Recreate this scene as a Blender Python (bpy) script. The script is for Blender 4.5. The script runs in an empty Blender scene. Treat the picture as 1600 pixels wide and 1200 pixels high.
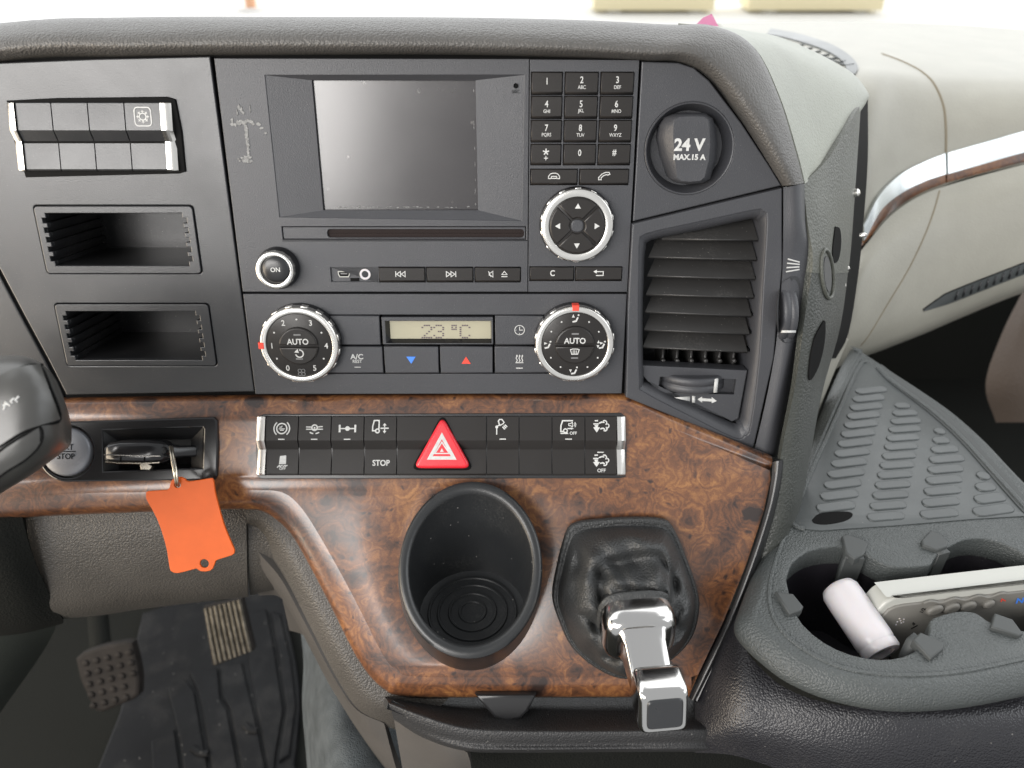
import bpy, bmesh, math, random
from mathutils import Vector, Matrix
from mathutils.bvhtree import BVHTree
random.seed(7)
scn = bpy.context.scene
COL = scn.collection
V3 = Vector
rad = math.radians

# ------------------------------------------------------------------ camera
PITCH = rad(35)
F = 1200.0                       # focal length in photo pixels (1600 x 1200)
CAM = V3((0, 0, 1.0))
CX = V3((1, 0, 0))
CY = V3((0, math.sin(PITCH), math.cos(PITCH)))
CZ = V3((0, -math.cos(PITCH), math.sin(PITCH)))
cd = bpy.data.cameras.new('camera')
cam = bpy.data.objects.new('camera', cd)
COL.objects.link(cam)
cam.location = CAM
cam.rotation_euler = (rad(90) - PITCH, 0, 0)
cd.sensor_width = 36
cd.lens = 36 * F / 1600
cd.clip_start = 0.01
cd.clip_end = 400
cd.dof.use_dof = True
cd.dof.focus_distance = 0.43
cd.dof.aperture_fstop = 8.5
scn.camera = cam

# ------------------------------------------------------------------ world, lamps, exposure
scn.view_settings.view_transform = 'Standard'
scn.view_settings.look = 'None'
scn.view_settings.exposure = 0
scn.view_settings.gamma = 1
w = bpy.data.worlds.new('World')
scn.world = w
w.use_nodes = True
bg = w.node_tree.nodes['Background']
bg.inputs[0].default_value = (0.96, 0.98, 1.0, 1)
bg.inputs[1].default_value = 0.70


def lamp(name, loc, target, sx, sy, energy, col):
    l = bpy.data.lights.new(name, 'AREA')
    l.shape = 'RECTANGLE'
    l.size, l.size_y = sx, sy
    l.energy = energy
    l.color = col
    o = bpy.data.objects.new(name, l)
    COL.objects.link(o)
    o.location = loc
    d = V3(target) - V3(loc)
    o.rotation_euler = d.to_track_quat('-Z', 'Y').to_euler()
    return o


# daylight through the driver's window, the rear quarter, the passenger window and the windscreen
lamp('driver_window_light', (-1.05, -0.95, 1.42), (-0.1, 0.4, 0.85), 1.5, 0.75, 43, (1.0, 0.97, 0.94))
lamp('open_door_light', (-1.25, 0.02, 0.66), (-0.1, 0.42, 0.72), 0.9, 0.6, 15, (1.0, 0.83, 0.62))
lamp('passenger_window_light', (1.5, 0.1, 1.45), (0.4, 0.6, 0.75), 1.2, 0.8, 7, (0.93, 0.97, 1.0))
lamp('windscreen_light', (0.25, 1.75, 1.75), (0.3, 0.6, 0.8), 2.0, 0.9, 4, (0.97, 0.99, 1.0))

# ------------------------------------------------------------------ pixel to space
def ray(x, y):
    return CX * ((x - 800) / F) + CY * ((600 - y) / F) - CZ


def P(x, y, Z):
    return CAM + ray(x, y) * Z


class Frame:
    def __init__(s, o, U, V):
        s.o, s.U, s.V = V3(o), V3(U).normalized(), V3(V).normalized()
        s.N = s.U.cross(s.V).normalized()
        s.V = s.N.cross(s.U).normalized()
        s.M = Matrix(((s.U.x, s.V.x, s.N.x, s.o.x), (s.U.y, s.V.y, s.N.y, s.o.y),
                      (s.U.z, s.V.z, s.N.z, s.o.z), (0, 0, 0, 1)))

    def at(s, x, y, h=0.0):
        r = ray(x, y)
        t = ((s.o - CAM).dot(s.N) + h) / r.dot(s.N)
        d = CAM + r * t - s.o
        return (d.dot(s.U), d.dot(s.V))

    def poly(s, pts, h=0.0):
        return [s.at(x, y, h) for x, y in pts]

    def rect(s, x0, y0, x1, y1, h=0.0):
        xm, ym = (x0 + x1) / 2, (y0 + y1) / 2
        return (s.at(x0, ym, h)[0], s.at(xm, y1, h)[1], s.at(x1, ym, h)[0], s.at(xm, y0, h)[1])

    def w(s, u, v, w=0.0):
        return s.o + s.U * u + s.V * v + s.N * w


def camdir(x, y, z):
    return CX * x + CY * y + CZ * z


TILT = rad(20.1)
MF = Frame(P(800, 617, 0.46), CX, camdir(0, math.cos(TILT), math.sin(TILT)))     # upper dashboard face
WF = Frame(P(800, 700, 0.458), CX, CY)                                            # wood face
TF = Frame(P(1400, 1000, 0.41), (1, 0, 0), (0, 1, 0))                             # tray top, level
UP = V3((0, 0, 1))
WORLD = Frame((0, 0, 0), (1, 0, 0), (0, 1, 0))

# ------------------------------------------------------------------ mesh builder
def ccw(p):
    a = sum(p[i][0] * p[(i + 1) % len(p)][1] - p[(i + 1) % len(p)][0] * p[i][1] for i in range(len(p)))
    return list(p) if a > 0 else list(p)[::-1]


def inset(p, d):
    n = len(p)
    out = []
    for i in range(n):
        a, b, c = V3((*p[i - 1], 0)), V3((*p[i], 0)), V3((*p[(i + 1) % n], 0))
        e1, e2 = (b - a), (c - b)
        if e1.length < 1e-9: e1 = e2
        if e2.length < 1e-9: e2 = e1
        e1.normalize(); e2.normalize()
        n1, n2 = V3((-e1.y, e1.x, 0)), V3((-e2.y, e2.x, 0))
        m = n1 + n2
        if m.length < 1e-6: m = n1
        m.normalize()
        k = d / max(0.35, m.dot(n1))
        out.append((b.x + m.x * k, b.y + m.y * k))
    return out


def rrect(u0, v0, u1, v1, r, n=4):
    if not isinstance(r, (tuple, list)): r = (r,) * 4       # bl, br, tr, tl
    out = []
    for (cx, cy, a, q) in ((u0, v0, 180, 0), (u1, v0, 270, 1), (u1, v1, 0, 2), (u0, v1, 90, 3)):
        rr = r[q]
        if rr < 1e-6:
            out.append((cx, cy)); continue
        ox = cx + (rr if q in (0, 3) else -rr)
        oy = cy + (rr if q in (0, 1) else -rr)
        for i in range(n + 1):
            t = rad(a + 90 * i / n)
            out.append((ox + rr * math.cos(t), oy + rr * math.sin(t)))
    return out


def circ(cx, cy, r, n=32, a0=0, a1=360, ry=None):
    ry = r if ry is None else ry
    full = abs(a1 - a0) >= 359.9
    m = n if full else n + 1
    return [(cx + r * math.cos(rad(a0 + (a1 - a0) * i / n)), cy + ry * math.sin(rad(a0 + (a1 - a0) * i / n))) for i in range(m)]


def cr(pts, n):
    """Catmull-Rom through a list of tuples / vectors"""
    q = [V3(p) if len(p) == 3 else V3((p[0], p[1], 0)) for p in pts]
    two = len(pts[0]) == 2
    out = []
    for i in range(len(q) - 1):
        p1, p2 = q[i], q[i + 1]
        p0 = q[i - 1] if i else p1 * 2 - p2
        p3 = q[i + 2] if i + 2 < len(q) else p2 * 2 - p1
        for k in range(n):
            t = k / n
            out.append(0.5 * ((2 * p1) + (p2 - p0) * t + (2 * p0 - 5 * p1 + 4 * p2 - p3) * t * t + (3 * p1 - p0 - 3 * p2 + p3) * t ** 3))
    out.append(q[-1])
    return [(p.x, p.y) for p in out] if two else out


class MB:
    def __init__(s):
        s.v, s.f, s.flat = [], [], False

    def add(s, v, f):
        b = len(s.v)
        s.v += [V3(p) for p in v]
        s.f += [[i + b for i in q] for q in f]
        return s

    def rings(s, rings, cap0=True, cap1=True, closed=True):
        n = len(rings[0])
        v = [p for r in rings for p in r]
        f = []
        for k in range(len(rings) - 1):
            for i in range(n if closed else n - 1):
                j = (i + 1) % n
                f.append([k * n + i, k * n + j, (k + 1) * n + j, (k + 1) * n + i])
        if cap0: f.append(list(range(n))[::-1])
        if cap1: f.append([(len(rings) - 1) * n + i for i in range(n)])
        return s.add(v, f)

    def prism(s, poly, w0, w1, bev=0.0, steps=2):
        p = ccw(poly)
        R = [[(x, y, w0) for x, y in p]]
        if bev > 0:
            for i in range(steps + 1):
                t = rad(90 * i / steps)
                q = inset(p, bev * (1 - math.cos(t)))
                R.append([(x, y, w1 - bev + bev * math.sin(t)) for x, y in q])
        else:
            R.append([(x, y, w1) for x, y in p])
        return s.rings(R)

    def box(s, u0, v0, w0, u1, v1, w1):
        return s.prism([(u0, v0), (u1, v0), (u1, v1), (u0, v1)], w0, w1)

    def wedge(s, u0, v0, u1, v1, w0, h, b=0.0004, ch=0.0012):
        A = [(u0, v0), (u1, v0), (u1, v1), (u0, v1)]
        B = [(u0 + b, v0 + ch), (u1 - b, v0 + ch), (u1 - b, v1 - b), (u0 + b, v1 - b)]
        A2 = [(u0, v0), (u1, v0), (u1, v1), (u0, v1)]
        return s.rings([[(x, y, w0) for x, y in A], [(A2[0][0], A2[0][1], h - ch), (A2[1][0], A2[1][1], h - ch), (A2[2][0], A2[2][1], h - b), (A2[3][0], A2[3][1], h - b)],
                        [(x, y, h) for x, y in B]])

    def lathe(s, cu, cv, prof, seg=48, cap0=False, cap1=False, a0=0, rib=0, ribn=0):
        R = []
        for (r, ww) in prof:
            ring = []
            for i in range(seg):
                t = 2 * math.pi * i / seg + a0
                q = r + (rib if ribn and i % 2 else 0)
                ring.append((cu + q * math.cos(t), cv + q * math.sin(t), ww))
            R.append(ring)
        return s.rings(R, cap0, cap1)

    def tube(s, pts, r, seg=8, flat=1.0, caps=True, closed=False):
        q = [V3(p) for p in pts]
        R = []
        n = len(q)
        prev = None
        for i, p in enumerate(q):
            if closed: t = (q[(i + 1) % n] - q[i - 1])
            else: t = (q[min(i + 1, n - 1)] - q[max(i - 1, 0)])
            t.normalize()
            if prev is None:
                a = V3((0, 0, 1)) if abs(t.z) < 0.9 else V3((1, 0, 0))
                x = t.cross(a).normalized()
            else:
                x = (prev - t * prev.dot(t)).normalized()
            prev = x
            y = t.cross(x)
            rr = r[i] if isinstance(r, (list, tuple)) else r
            R.append([p + x * rr * math.cos(2 * math.pi * k / seg) + y * rr * flat * math.sin(2 * math.pi * k / seg) for k in range(seg)])
        if closed: R.append(R[0])
        return s.rings(R, caps and not closed, caps and not closed)

    def stroke(s, pts, wd, w0, t=0.00012, closed=False):
        """flat ribbon with a little height, in the frame plane"""
        p = [V3((a, b, 0)) for a, b in pts]
        n = len(p)
        L, Rr = [], []
        for i in range(n):
            if closed: d0, d1 = p[i] - p[i - 1], p[(i + 1) % n] - p[i]
            else:
                d0 = p[i] - p[i - 1] if i else p[1] - p[0]
                d1 = p[i + 1] - p[i] if i < n - 1 else p[-1] - p[-2]
            if d0.length < 1e-9: d0 = d1
            if d1.length < 1e-9: d1 = d0
            d0.normalize(); d1.normalize()
            n0, n1 = V3((-d0.y, d0.x, 0)), V3((-d1.y, d1.x, 0))
            m = n0 + n1
            if m.length < 1e-6: m = n0
            m.normalize()
            k = wd / 2 / max(0.5, m.dot(n0))
            L.append(p[i] + m * k); Rr.append(p[i] - m * k)
        R = []
        for i in range(n):
            a, b = L[i], Rr[i]
            R.append([(b.x, b.y, w0 - t), (a.x, a.y, w0 - t), (a.x, a.y, w0 + t), (b.x, b.y, w0 + t)])
        if closed: R.append(R[0])
        return s.rings(R, not closed, not closed)

    def grid(s, rows):
        m, n = len(rows), len(rows[0])
        f = [[i * n + j, i * n + j + 1, (i + 1) * n + j + 1, (i + 1) * n + j] for i in range(m - 1) for j in range(n - 1)]
        return s.add([p for r in rows for p in r], f)

    def solid(s, rows, th, back=None):
        """sheet with thickness; the far side is pushed th away from the viewer's side"""
        rows = [[V3(p) for p in r] for r in rows]
        m, n = len(rows), len(rows[0])
        nor = []
        for i in range(m):
            rr = []
            for j in range(n):
                a = rows[i][min(j + 1, n - 1)] - rows[i][max(j - 1, 0)]
                b = rows[min(i + 1, m - 1)][j] - rows[max(i - 1, 0)][j]
                c = a.cross(b)
                if c.length < 1e-12: c = V3((0, 0, 1))
                rr.append(c.normalized())
            nor.append(rr)
        c = rows[m // 2][n // 2]
        sg = 1
        tot = sum((1 if nor[i][j].dot(CAM - rows[i][j]) > 0 else -1) for i in range(m) for j in range(n))
        if tot < 0: sg = -1
        bk = [[rows[i][j] - nor[i][j] * sg * th for j in range(n)] for i in range(m)]
        s.grid(rows)
        s.grid(bk)
        for e, g in ((rows[0], bk[0]), (rows[-1], bk[-1]), ([r[0] for r in rows], [r[0] for r in bk]), ([r[-1] for r in rows], [r[-1] for r in bk])):
            s.grid([e, g])
        return s

    def bvh(s):
        return BVHTree.FromPolygons([tuple(v) for v in s.v], s.f)


def loft(rows, nu=4, nv=4):
    """smooth grid through rows of control points (world vectors)"""
    a = [cr([tuple(p) for p in r], nu) for r in rows]
    cols = list(zip(*a))
    b = [cr([tuple(p) for p in c], nv) for c in cols]
    return [list(r) for r in zip(*b)]


def LP(rows):
    return [[P(*p) for p in r] for r in rows]


def hit(bv, x, y, off=0.0):
    d = ray(x, y).normalized()
    loc, nor, i, dist = bv.ray_cast(CAM, d)
    if loc is None: return None
    if nor.dot(d) > 0: nor = -nor
    return loc + nor * off


def ribbon(bv, A, B, off, n=6, m=4, fall=0.45):
    A, B = cr(A, n), cr(B, n)
    rows = []
    for (a, b) in zip(A, B):
        r = []
        for k in range(m + 1):
            t = k / m
            p = hit(bv, a[0] * (1 - t) + b[0] * t, a[1] * (1 - t) + b[1] * t, off)
            if p is None:
                p = P(a[0] * (1 - t) + b[0] * t, a[1] * (1 - t) + b[1] * t, fall)
            r.append(p)
        rows.append(r)
    return rows


# ------------------------------------------------------------------ linking
WM = {}


def thing(name, label, cat, fr=WORLD, at=(0, 0, 0), group=None):
    o = bpy.data.objects.new(name, None)
    o.empty_display_size = 0.02
    COL.objects.link(o)
    m = fr.M @ Matrix.Translation(V3(at))
    o.matrix_world = m
    WM[o] = m
    o['label'], o['category'] = label, cat
    if group: o['group'] = group
    return o


def part(name, mb, mat, parent=None, fr=WORLD, label=None, kind=None, sharp=38, smooth=True):
    m = bpy.data.meshes.new(name)
    T = fr.M
    if parent is not None:
        T = WM[parent].inverted() @ T
    m.from_pydata([T @ p for p in mb.v], [], mb.f)
    bm = bmesh.new()
    bm.from_mesh(m)
    bmesh.ops.remove_doubles(bm, verts=bm.verts, dist=1e-6)
    bmesh.ops.recalc_face_normals(bm, faces=bm.faces)
    bm.to_mesh(m)
    bm.free()
    if smooth:
        m.shade_smooth()
        m.set_sharp_from_angle(angle=rad(sharp))
        tot = sum(q.area for q in m.polygons)
        for q in m.polygons:
            if len(q.vertices) > 4 or q.area > .22 * tot or mb.flat: q.use_smooth = False
    m.materials.append(mat)
    o = bpy.data.objects.new(name, m)
    COL.objects.link(o)
    if parent is not None:
        o.parent = parent
        WM[o] = WM[parent]
    else:
        WM[o] = Matrix()
    if label: o['label'] = label
    if kind: o['kind'] = kind
    return o


def curve_mesh(c):
    o = bpy.data.objects.new('tmp', c)
    COL.objects.link(o)
    dg = bpy.context.evaluated_depsgraph_get()
    me = bpy.data.meshes.new_from_object(o.evaluated_get(dg))
    v = [p.co.copy() for p in me.vertices]
    f = [list(p.vertices) for p in me.polygons]
    bpy.data.meshes.remove(me)
    bpy.data.objects.remove(o)
    bpy.data.curves.remove(c)
    return v, f


def plate(outer, holes, w0, w1, bev=0.0003):
    c = bpy.data.curves.new('tmp', 'CURVE')
    c.dimensions = '2D'
    c.fill_mode = 'BOTH'
    c.extrude = (w1 - w0) / 2 - bev
    c.bevel_depth = bev
    c.bevel_resolution = 1
    c.offset = -bev
    for q in [outer] + list(holes):
        s = c.splines.new('POLY')
        s.points.add(len(q) - 1)
        for pt, (x, y) in zip(s.points, q):
            pt.co = (x, y, 0, 1)
        s.use_cyclic_u = True
    v, f = curve_mesh(c)
    z = (w0 + w1) / 2
    mb = MB().add([(p.x, p.y, p.z + z) for p in v], f)
    mb.flat = True
    return mb


def round_poly(p, r, n=5):
    out = []
    for i in range(len(p)):
        a, b, c = V3((*p[i - 1], 0)), V3((*p[i], 0)), V3((*p[(i + 1) % len(p)], 0))
        d1, d2 = (a - b).normalized(), (c - b).normalized()
        s, e = b + d1 * r, b + d2 * r
        for k in range(n + 1):
            t = k / n
            q = s * (1 - t) ** 2 + b * 2 * t * (1 - t) + e * t * t
            out.append((q.x, q.y))
    return out


TXT = {}


def text_geo(s, bold):
    k = (s, bold)
    if k not in TXT:
        c = bpy.data.curves.new('tmp', 'FONT')
        c.body = s
        c.align_x, c.align_y = 'CENTER', 'CENTER'
        c.extrude = 0.015
        c.resolution_u = 3
        c.offset = bold
        TXT[k] = curve_mesh(c)
    return TXT[k]


def text(mb, s, u, v, cap, w0, sx=1.0, bold=0.012, rot=0):
    """lettering with capital height cap (m), centred at u, v"""
    vv, ff = text_geo(s, bold)
    k = cap / 0.69
    ys = [p.y for p in vv]
    yc = (min(ys) + max(ys)) / 2
    ca, sa = math.cos(rot), math.sin(rot)
    out = []
    for p in vv:
        x, y = p.x * k * sx, (p.y - yc) * k
        out.append((u + x * ca - y * sa, v + x * sa + y * ca, w0 + p.z * 0.006))
    mb.add(out, ff)
    return mb

# ------------------------------------------------------------------ materials
def new_mat(name):
    m = bpy.data.materials.new(name)
    m.use_nodes = True
    return m, m.node_tree.nodes, m.node_tree.links, m.node_tree.nodes['Principled BSDF']


def mat(name, col, rough=0.5, metal=0.0, spec=0.5, coat=0.0, grain=None, fine=None, var=0.0, varscale=25,
        dust=0.0, dustscale=260, rvar=0.0, coatr=0.08, trans=0.0, smear=None):
    m, N, L, b = new_mat(name)
    b.inputs['Roughness'].default_value = rough
    b.inputs['Metallic'].default_value = metal
    b.inputs['Specular IOR Level'].default_value = spec
    b.inputs['Coat Weight'].default_value = coat
    b.inputs['Coat Roughness'].default_value = coatr
    if trans: b.inputs['Subsurface Weight'].default_value = trans; b.inputs['Subsurface Radius'].default_value = (0.004, 0.002, 0.001)
    tc = N.new('ShaderNodeTexCoord')
    base = N.new('ShaderNodeRGB')
    base.outputs[0].default_value = (*col, 1)
    out = base.outputs[0]

    def noise(scale, detail=3, rgh=0.55, dist=0.0):
        n = N.new('ShaderNodeTexNoise')
        n.inputs['Scale'].default_value = scale
        n.inputs['Detail'].default_value = detail
        n.inputs['Roughness'].default_value = rgh
        n.inputs['Distortion'].default_value = dist
        L.new(tc.outputs['Object'], n.inputs['Vector'])
        return n

    def ramp(src, lo, hi, a=0.0, c=1.0):
        r = N.new('ShaderNodeMapRange')
        r.inputs[1].default_value, r.inputs[2].default_value = lo, hi
        r.inputs[3].default_value, r.inputs[4].default_value = a, c
        L.new(src, r.inputs[0])
        return r.outputs[0]

    if var > 0:
        n = noise(varscale, 4, 0.6)
        mx = N.new('ShaderNodeMix'); mx.data_type = 'RGBA'; mx.blend_type = 'MULTIPLY'
        mx.inputs[0].default_value = 1
        L.new(out, mx.inputs[6])
        L.new(ramp(n.outputs[0], 0.3, 0.7, 1 - var, 1 + var), mx.inputs[7])
        out = mx.outputs[2]
    if dust > 0:
        v = N.new('ShaderNodeTexVoronoi'); v.inputs['Scale'].default_value = dustscale
        L.new(tc.outputs['Object'], v.inputs['Vector'])
        n2 = noise(30, 3)
        r1 = ramp(v.outputs['Distance'], 0.03, 0.11, 1, 0)
        r2 = ramp(n2.outputs[0], 0.5, 0.68)
        sp = N.new('ShaderNodeSeparateColor'); L.new(v.outputs['Color'], sp.inputs[0])
        r3 = ramp(sp.outputs[0], 0.62, 0.66)
        m1 = N.new('ShaderNodeMath'); m1.operation = 'MULTIPLY'; L.new(r1, m1.inputs[0]); L.new(r3, m1.inputs[1])
        n3 = noise(900, 2)
        m2 = N.new('ShaderNodeMath'); m2.operation = 'MULTIPLY_ADD'; L.new(ramp(n3.outputs[0], 0.45, 0.75, 0, 0.16), m2.inputs[0]); L.new(r2, m2.inputs[1]); L.new(m1.outputs[0], m2.inputs[2])
        m3 = N.new('ShaderNodeMath'); m3.operation = 'MULTIPLY'; m3.inputs[1].default_value = dust; m3.use_clamp = True; L.new(m2.outputs[0], m3.inputs[0])
        mx = N.new('ShaderNodeMix'); mx.data_type = 'RGBA'
        L.new(m3.outputs[0], mx.inputs[0]); L.new(out, mx.inputs[6]); mx.inputs[7].default_value = (0.42, 0.40, 0.37, 1)
        out = mx.outputs[2]
    L.new(out, b.inputs['Base Color'])
    if rvar > 0:
        n = noise(14, 5, 0.62, 0.6)
        L.new(ramp(n.outputs[0], 0.3, 0.7, max(0.02, rough - rvar), rough + rvar), b.inputs['Roughness'])
    h = None
    if grain:
        sc, st = grain
        wv = noise(sc * 0.5, 2)
        ad = N.new('ShaderNodeVectorMath'); ad.operation = 'MULTIPLY_ADD'
        L.new(wv.outputs['Color'], ad.inputs[0]); ad.inputs[1].default_value = (0.9 / sc,) * 3; L.new(tc.outputs['Object'], ad.inputs[2])
        v = N.new('ShaderNodeTexVoronoi'); v.feature = 'SMOOTH_F1'; v.inputs['Scale'].default_value = sc; v.inputs['Smoothness'].default_value = 0.35
        L.new(ad.outputs[0], v.inputs['Vector'])
        n = noise(sc * 2.5, 2)
        mm = N.new('ShaderNodeMath'); mm.operation = 'MULTIPLY_ADD'; L.new(n.outputs[0], mm.inputs[0]); mm.inputs[1].default_value = 0.35; L.new(v.outputs['Distance'], mm.inputs[2])
        bp = N.new('ShaderNodeBump'); bp.invert = True
        bp.inputs['Strength'].default_value = st; bp.inputs['Distance'].default_value = 0.7 / sc
        L.new(mm.outputs[0], bp.inputs['Height'])
        h = bp
    if fine:
        sc, st = fine
        n = noise(sc, 2, 0.6)
        bp = N.new('ShaderNodeBump'); bp.inputs['Strength'].default_value = st; bp.inputs['Distance'].default_value = 0.6 / sc
        L.new(n.outputs[0], bp.inputs['Height'])
        if h: L.new(h.outputs[0], bp.inputs['Normal'])
        h = bp
    if h: L.new(h.outputs[0], b.inputs['Normal'])
    return m


def wood_mat():
    m, N, L, b = new_mat('burl_wood')
    tc = N.new('ShaderNodeTexCoord')
    co = tc.outputs['Object']

    def noise(vec, scale, detail=4, rgh=0.55, dist=0.0):
        n = N.new('ShaderNodeTexNoise')
        n.inputs['Scale'].default_value = scale; n.inputs['Detail'].default_value = detail
        n.inputs['Roughness'].default_value = rgh; n.inputs['Distortion'].default_value = dist
        L.new(vec, n.inputs['Vector'])
        return n

    def math_(op, a, bb=None, c=None, clamp=False):
        x = N.new('ShaderNodeMath'); x.operation = op; x.use_clamp = clamp
        for i, q in enumerate((a, bb, c)):
            if q is None: continue
            if isinstance(q, (int, float)): x.inputs[i].default_value = q
            else: L.new(q, x.inputs[i])
        return x.outputs[0]

    def mr(src, lo, hi, a=0.0, c=1.0, smooth=True):
        r = N.new('ShaderNodeMapRange')
        if smooth: r.interpolation_type = 'SMOOTHSTEP'
        r.inputs[1].default_value, r.inputs[2].default_value = lo, hi
        r.inputs[3].default_value, r.inputs[4].default_value = a, c
        L.new(src, r.inputs[0])
        return r.outputs[0]

    def warp(vec, scale, amt, detail=2):
        n = noise(vec, scale, detail)
        s = N.new('ShaderNodeVectorMath'); s.operation = 'SUBTRACT'; L.new(n.outputs['Color'], s.inputs[0]); s.inputs[1].default_value = (0.5,) * 3
        a = N.new('ShaderNodeVectorMath'); a.operation = 'MULTIPLY_ADD'; L.new(s.outputs[0], a.inputs[0]); a.inputs[1].default_value = (amt,) * 3; L.new(vec, a.inputs[2])
        return a.outputs[0]

    w1 = warp(co, 42, 0.016, 3)
    w2 = warp(w1, 140, 0.0045, 3)

    def eyes(scale, thr, rin, rout):
        v = N.new('ShaderNodeTexVoronoi'); v.inputs['Scale'].default_value = scale
        L.new(w2, v.inputs['Vector'])
        sp = N.new('ShaderNodeSeparateColor'); L.new(v.outputs['Color'], sp.inputs[0])
        on = mr(sp.outputs[0], thr, thr + 0.02)
        return v.outputs['Distance'], on, math_('MULTIPLY', mr(v.outputs['Distance'], rin, rout, 1, 0), on), sp.outputs[1]

    d1, on1, e1, s1 = eyes(47, 0.42, 0.06, 0.46)
    d2, on2, e2, s2 = eyes(170, 0.62, 0.08, 0.36)
    # swirling growth lines around the eyes
    nz = noise(w1, 85, 5, 0.62, 1.2)
    ph = math_('ADD', math_('MULTIPLY', d1, 40.0), math_('MULTIPLY', nz.outputs[0], 20.0))
    ln = math_('MULTIPLY_ADD', math_('SINE', ph), 0.5, 0.5)
    fine = noise(w2, 500, 5, 0.70, 2.5)
    big = noise(w1, 26, 5, 0.62, 0.8)
    t = math_('ADD', math_('MULTIPLY', ln, 0.19), math_('MULTIPLY', mr(big.outputs[0], 0.32, 0.68), 0.55))
    t = math_('ADD', t, math_('MULTIPLY', math_('SUBTRACT', fine.outputs[0], 0.5), 0.62))
    t = math_('ADD', t, math_('MULTIPLY', math_('SUBTRACT', nz.outputs[0], 0.5), 0.38))
    t = math_('ADD', t, 0.10)
    ring = math_('MULTIPLY', math_('MULTIPLY', mr(d1, 0.26, 0.36), mr(d1, 0.36, 0.5, 1, 0)), on1)
    t = math_('ADD', t, math_('MULTIPLY', ring, 0.16))
    clus = noise(co, 16, 2)
    t = math_('SUBTRACT', t, math_('MULTIPLY', math_('MULTIPLY', e1, mr(clus.outputs[0], 0.40, 0.62, 0.35, 1.0)), 0.50))
    t = math_('SUBTRACT', t, math_('MULTIPLY', e2, 0.42))
    cr_ = N.new('ShaderNodeValToRGB')
    L.new(t, cr_.inputs[0])
    el = cr_.color_ramp.elements
    el[0].position = 0.0; el[0].color = (0.020, 0.010, 0.007, 1)
    el[1].position = 1.0; el[1].color = (0.33, 0.155, 0.052, 1)
    for p, c in ((0.18, (0.045, 0.020, 0.012, 1)), (0.38, (0.088, 0.036, 0.017, 1)), (0.58, (0.142, 0.055, 0.022, 1)), (0.78, (0.225, 0.095, 0.033, 1))):
        e = el.new(p); e.color = c
    L.new(cr_.outputs[0], b.inputs['Base Color'])
    b.inputs['Roughness'].default_value = 0.38
    b.inputs['Coat Weight'].default_value = 0.9
    b.inputs['Coat Roughness'].default_value = 0.20
    return m


m_panel = mat('satin_black_plastic', (0.022, 0.023, 0.025), 0.33, fine=(1500, 0.16), rvar=0.06, spec=0.6, var=0.06, dust=0.18, dustscale=500)
m_radio = mat('grey_black_plastic', (0.041, 0.042, 0.047), 0.45, fine=(1500, 0.35), spec=0.55, var=0.09, varscale=12, dust=0.25, dustscale=480)
m_key = mat('key_plastic', (0.017, 0.015, 0.0138), 0.36, fine=(3000, 0.06), spec=0.38, rvar=0.05, dust=.08, dustscale=500)
m_gap = mat('dark_gap', (0.006, 0.006, 0.006), 0.8, spec=0.1)
m_gloss = mat('gloss_black', (0.012, 0.012, 0.013), 0.18, spec=0.5)
m_satin = mat('smooth_black', (0.017, 0.017, 0.018), 0.30, spec=0.5, fine=(2500, 0.05))
m_chrome = mat('satin_chrome', (0.80, 0.78, 0.74), 0.27, metal=1.0, rvar=.05)
m_chrome2 = mat('bright_chrome', (0.56, 0.55, 0.535), 0.16, metal=1.0, rvar=0.05)
m_beige = mat('beige_grain', (0.275, 0.285, 0.245), 0.50, grain=(700, 0.30), var=0.06, spec=0.4)
m_beige2 = mat('beige_smooth', (0.315, 0.303, 0.258), 0.42, grain=(800, 0.2), var=0.06, spec=0.4, dust=.08)
m_pad = mat('taupe_leather', (0.076, 0.072, 0.067), 0.46, grain=(800, 0.5), var=0.08, spec=0.5)
m_knee = mat('brown_leather_grain', (0.053, 0.048, 0.042), 0.46, grain=(850, 0.5), var=0.12, spec=0.5)
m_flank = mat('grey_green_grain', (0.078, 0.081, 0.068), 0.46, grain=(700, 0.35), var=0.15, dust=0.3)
m_flank_shade = mat('grey_green_grain_shaded', (0.040, 0.043, 0.038), 0.42, grain=(700, 0.40), var=0.2, dust=0.35)  # same flank plastic, darkened: shade on the lower part put into the colour
m_tray = mat('blue_grey_grain', (0.057, 0.063, 0.062), 0.46, grain=(850, 0.6), var=0.08, spec=0.5, dust=.2)
m_liner = mat('blue_grey_rubber', (0.052, 0.058, 0.058), 0.36, fine=(900, 0.06), var=0.14, spec=0.5, rvar=0.06, dust=.3)
m_clip = mat('grey_rubber_clip', (0.050, 0.054, 0.053), 0.6, fine=(1500, 0.1))
m_well = mat('dark_well_plastic', (0.024, 0.022, 0.027), 0.40, dust=0.4)
m_lower = mat('charcoal_grain', (0.016, 0.016, 0.019), 0.36, grain=(900, 0.5), spec=0.55, dust=0.35, dustscale=170)
m_console = mat('taupe_smooth', (0.060, 0.055, 0.050), 0.5, fine=(1500, 0.25), var=0.1)
m_carpet = mat('carpet', (0.070, 0.078, 0.082), 0.95, grain=(1300, 0.9), var=0.25, spec=0.05, varscale=60)
m_foot = mat('footwell_dark', (0.0085, 0.009, 0.008), 0.85, grain=(700, 0.4), spec=0.1)
m_matt = mat('rubber_mat', (0.0055, 0.0058, 0.0066), 0.5, fine=(600, 0.2), dust=0.45, dustscale=110, var=0.15, spec=0.12, rvar=.1)
m_boot = mat('black_leather', (0.027, 0.028, 0.028), 0.47, grain=(900, 0.6), spec=0.5)
m_cup = mat('cup_plastic', (0.015, 0.016, 0.017), 0.36, fine=(1800, 0.08), dust=0.35, dustscale=190, rvar=0.06)
m_slat = mat('slat_plastic', (0.034, 0.033, 0.032), 0.45, fine=(2000, 0.12), dust=0.8, dustscale=420)
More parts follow.
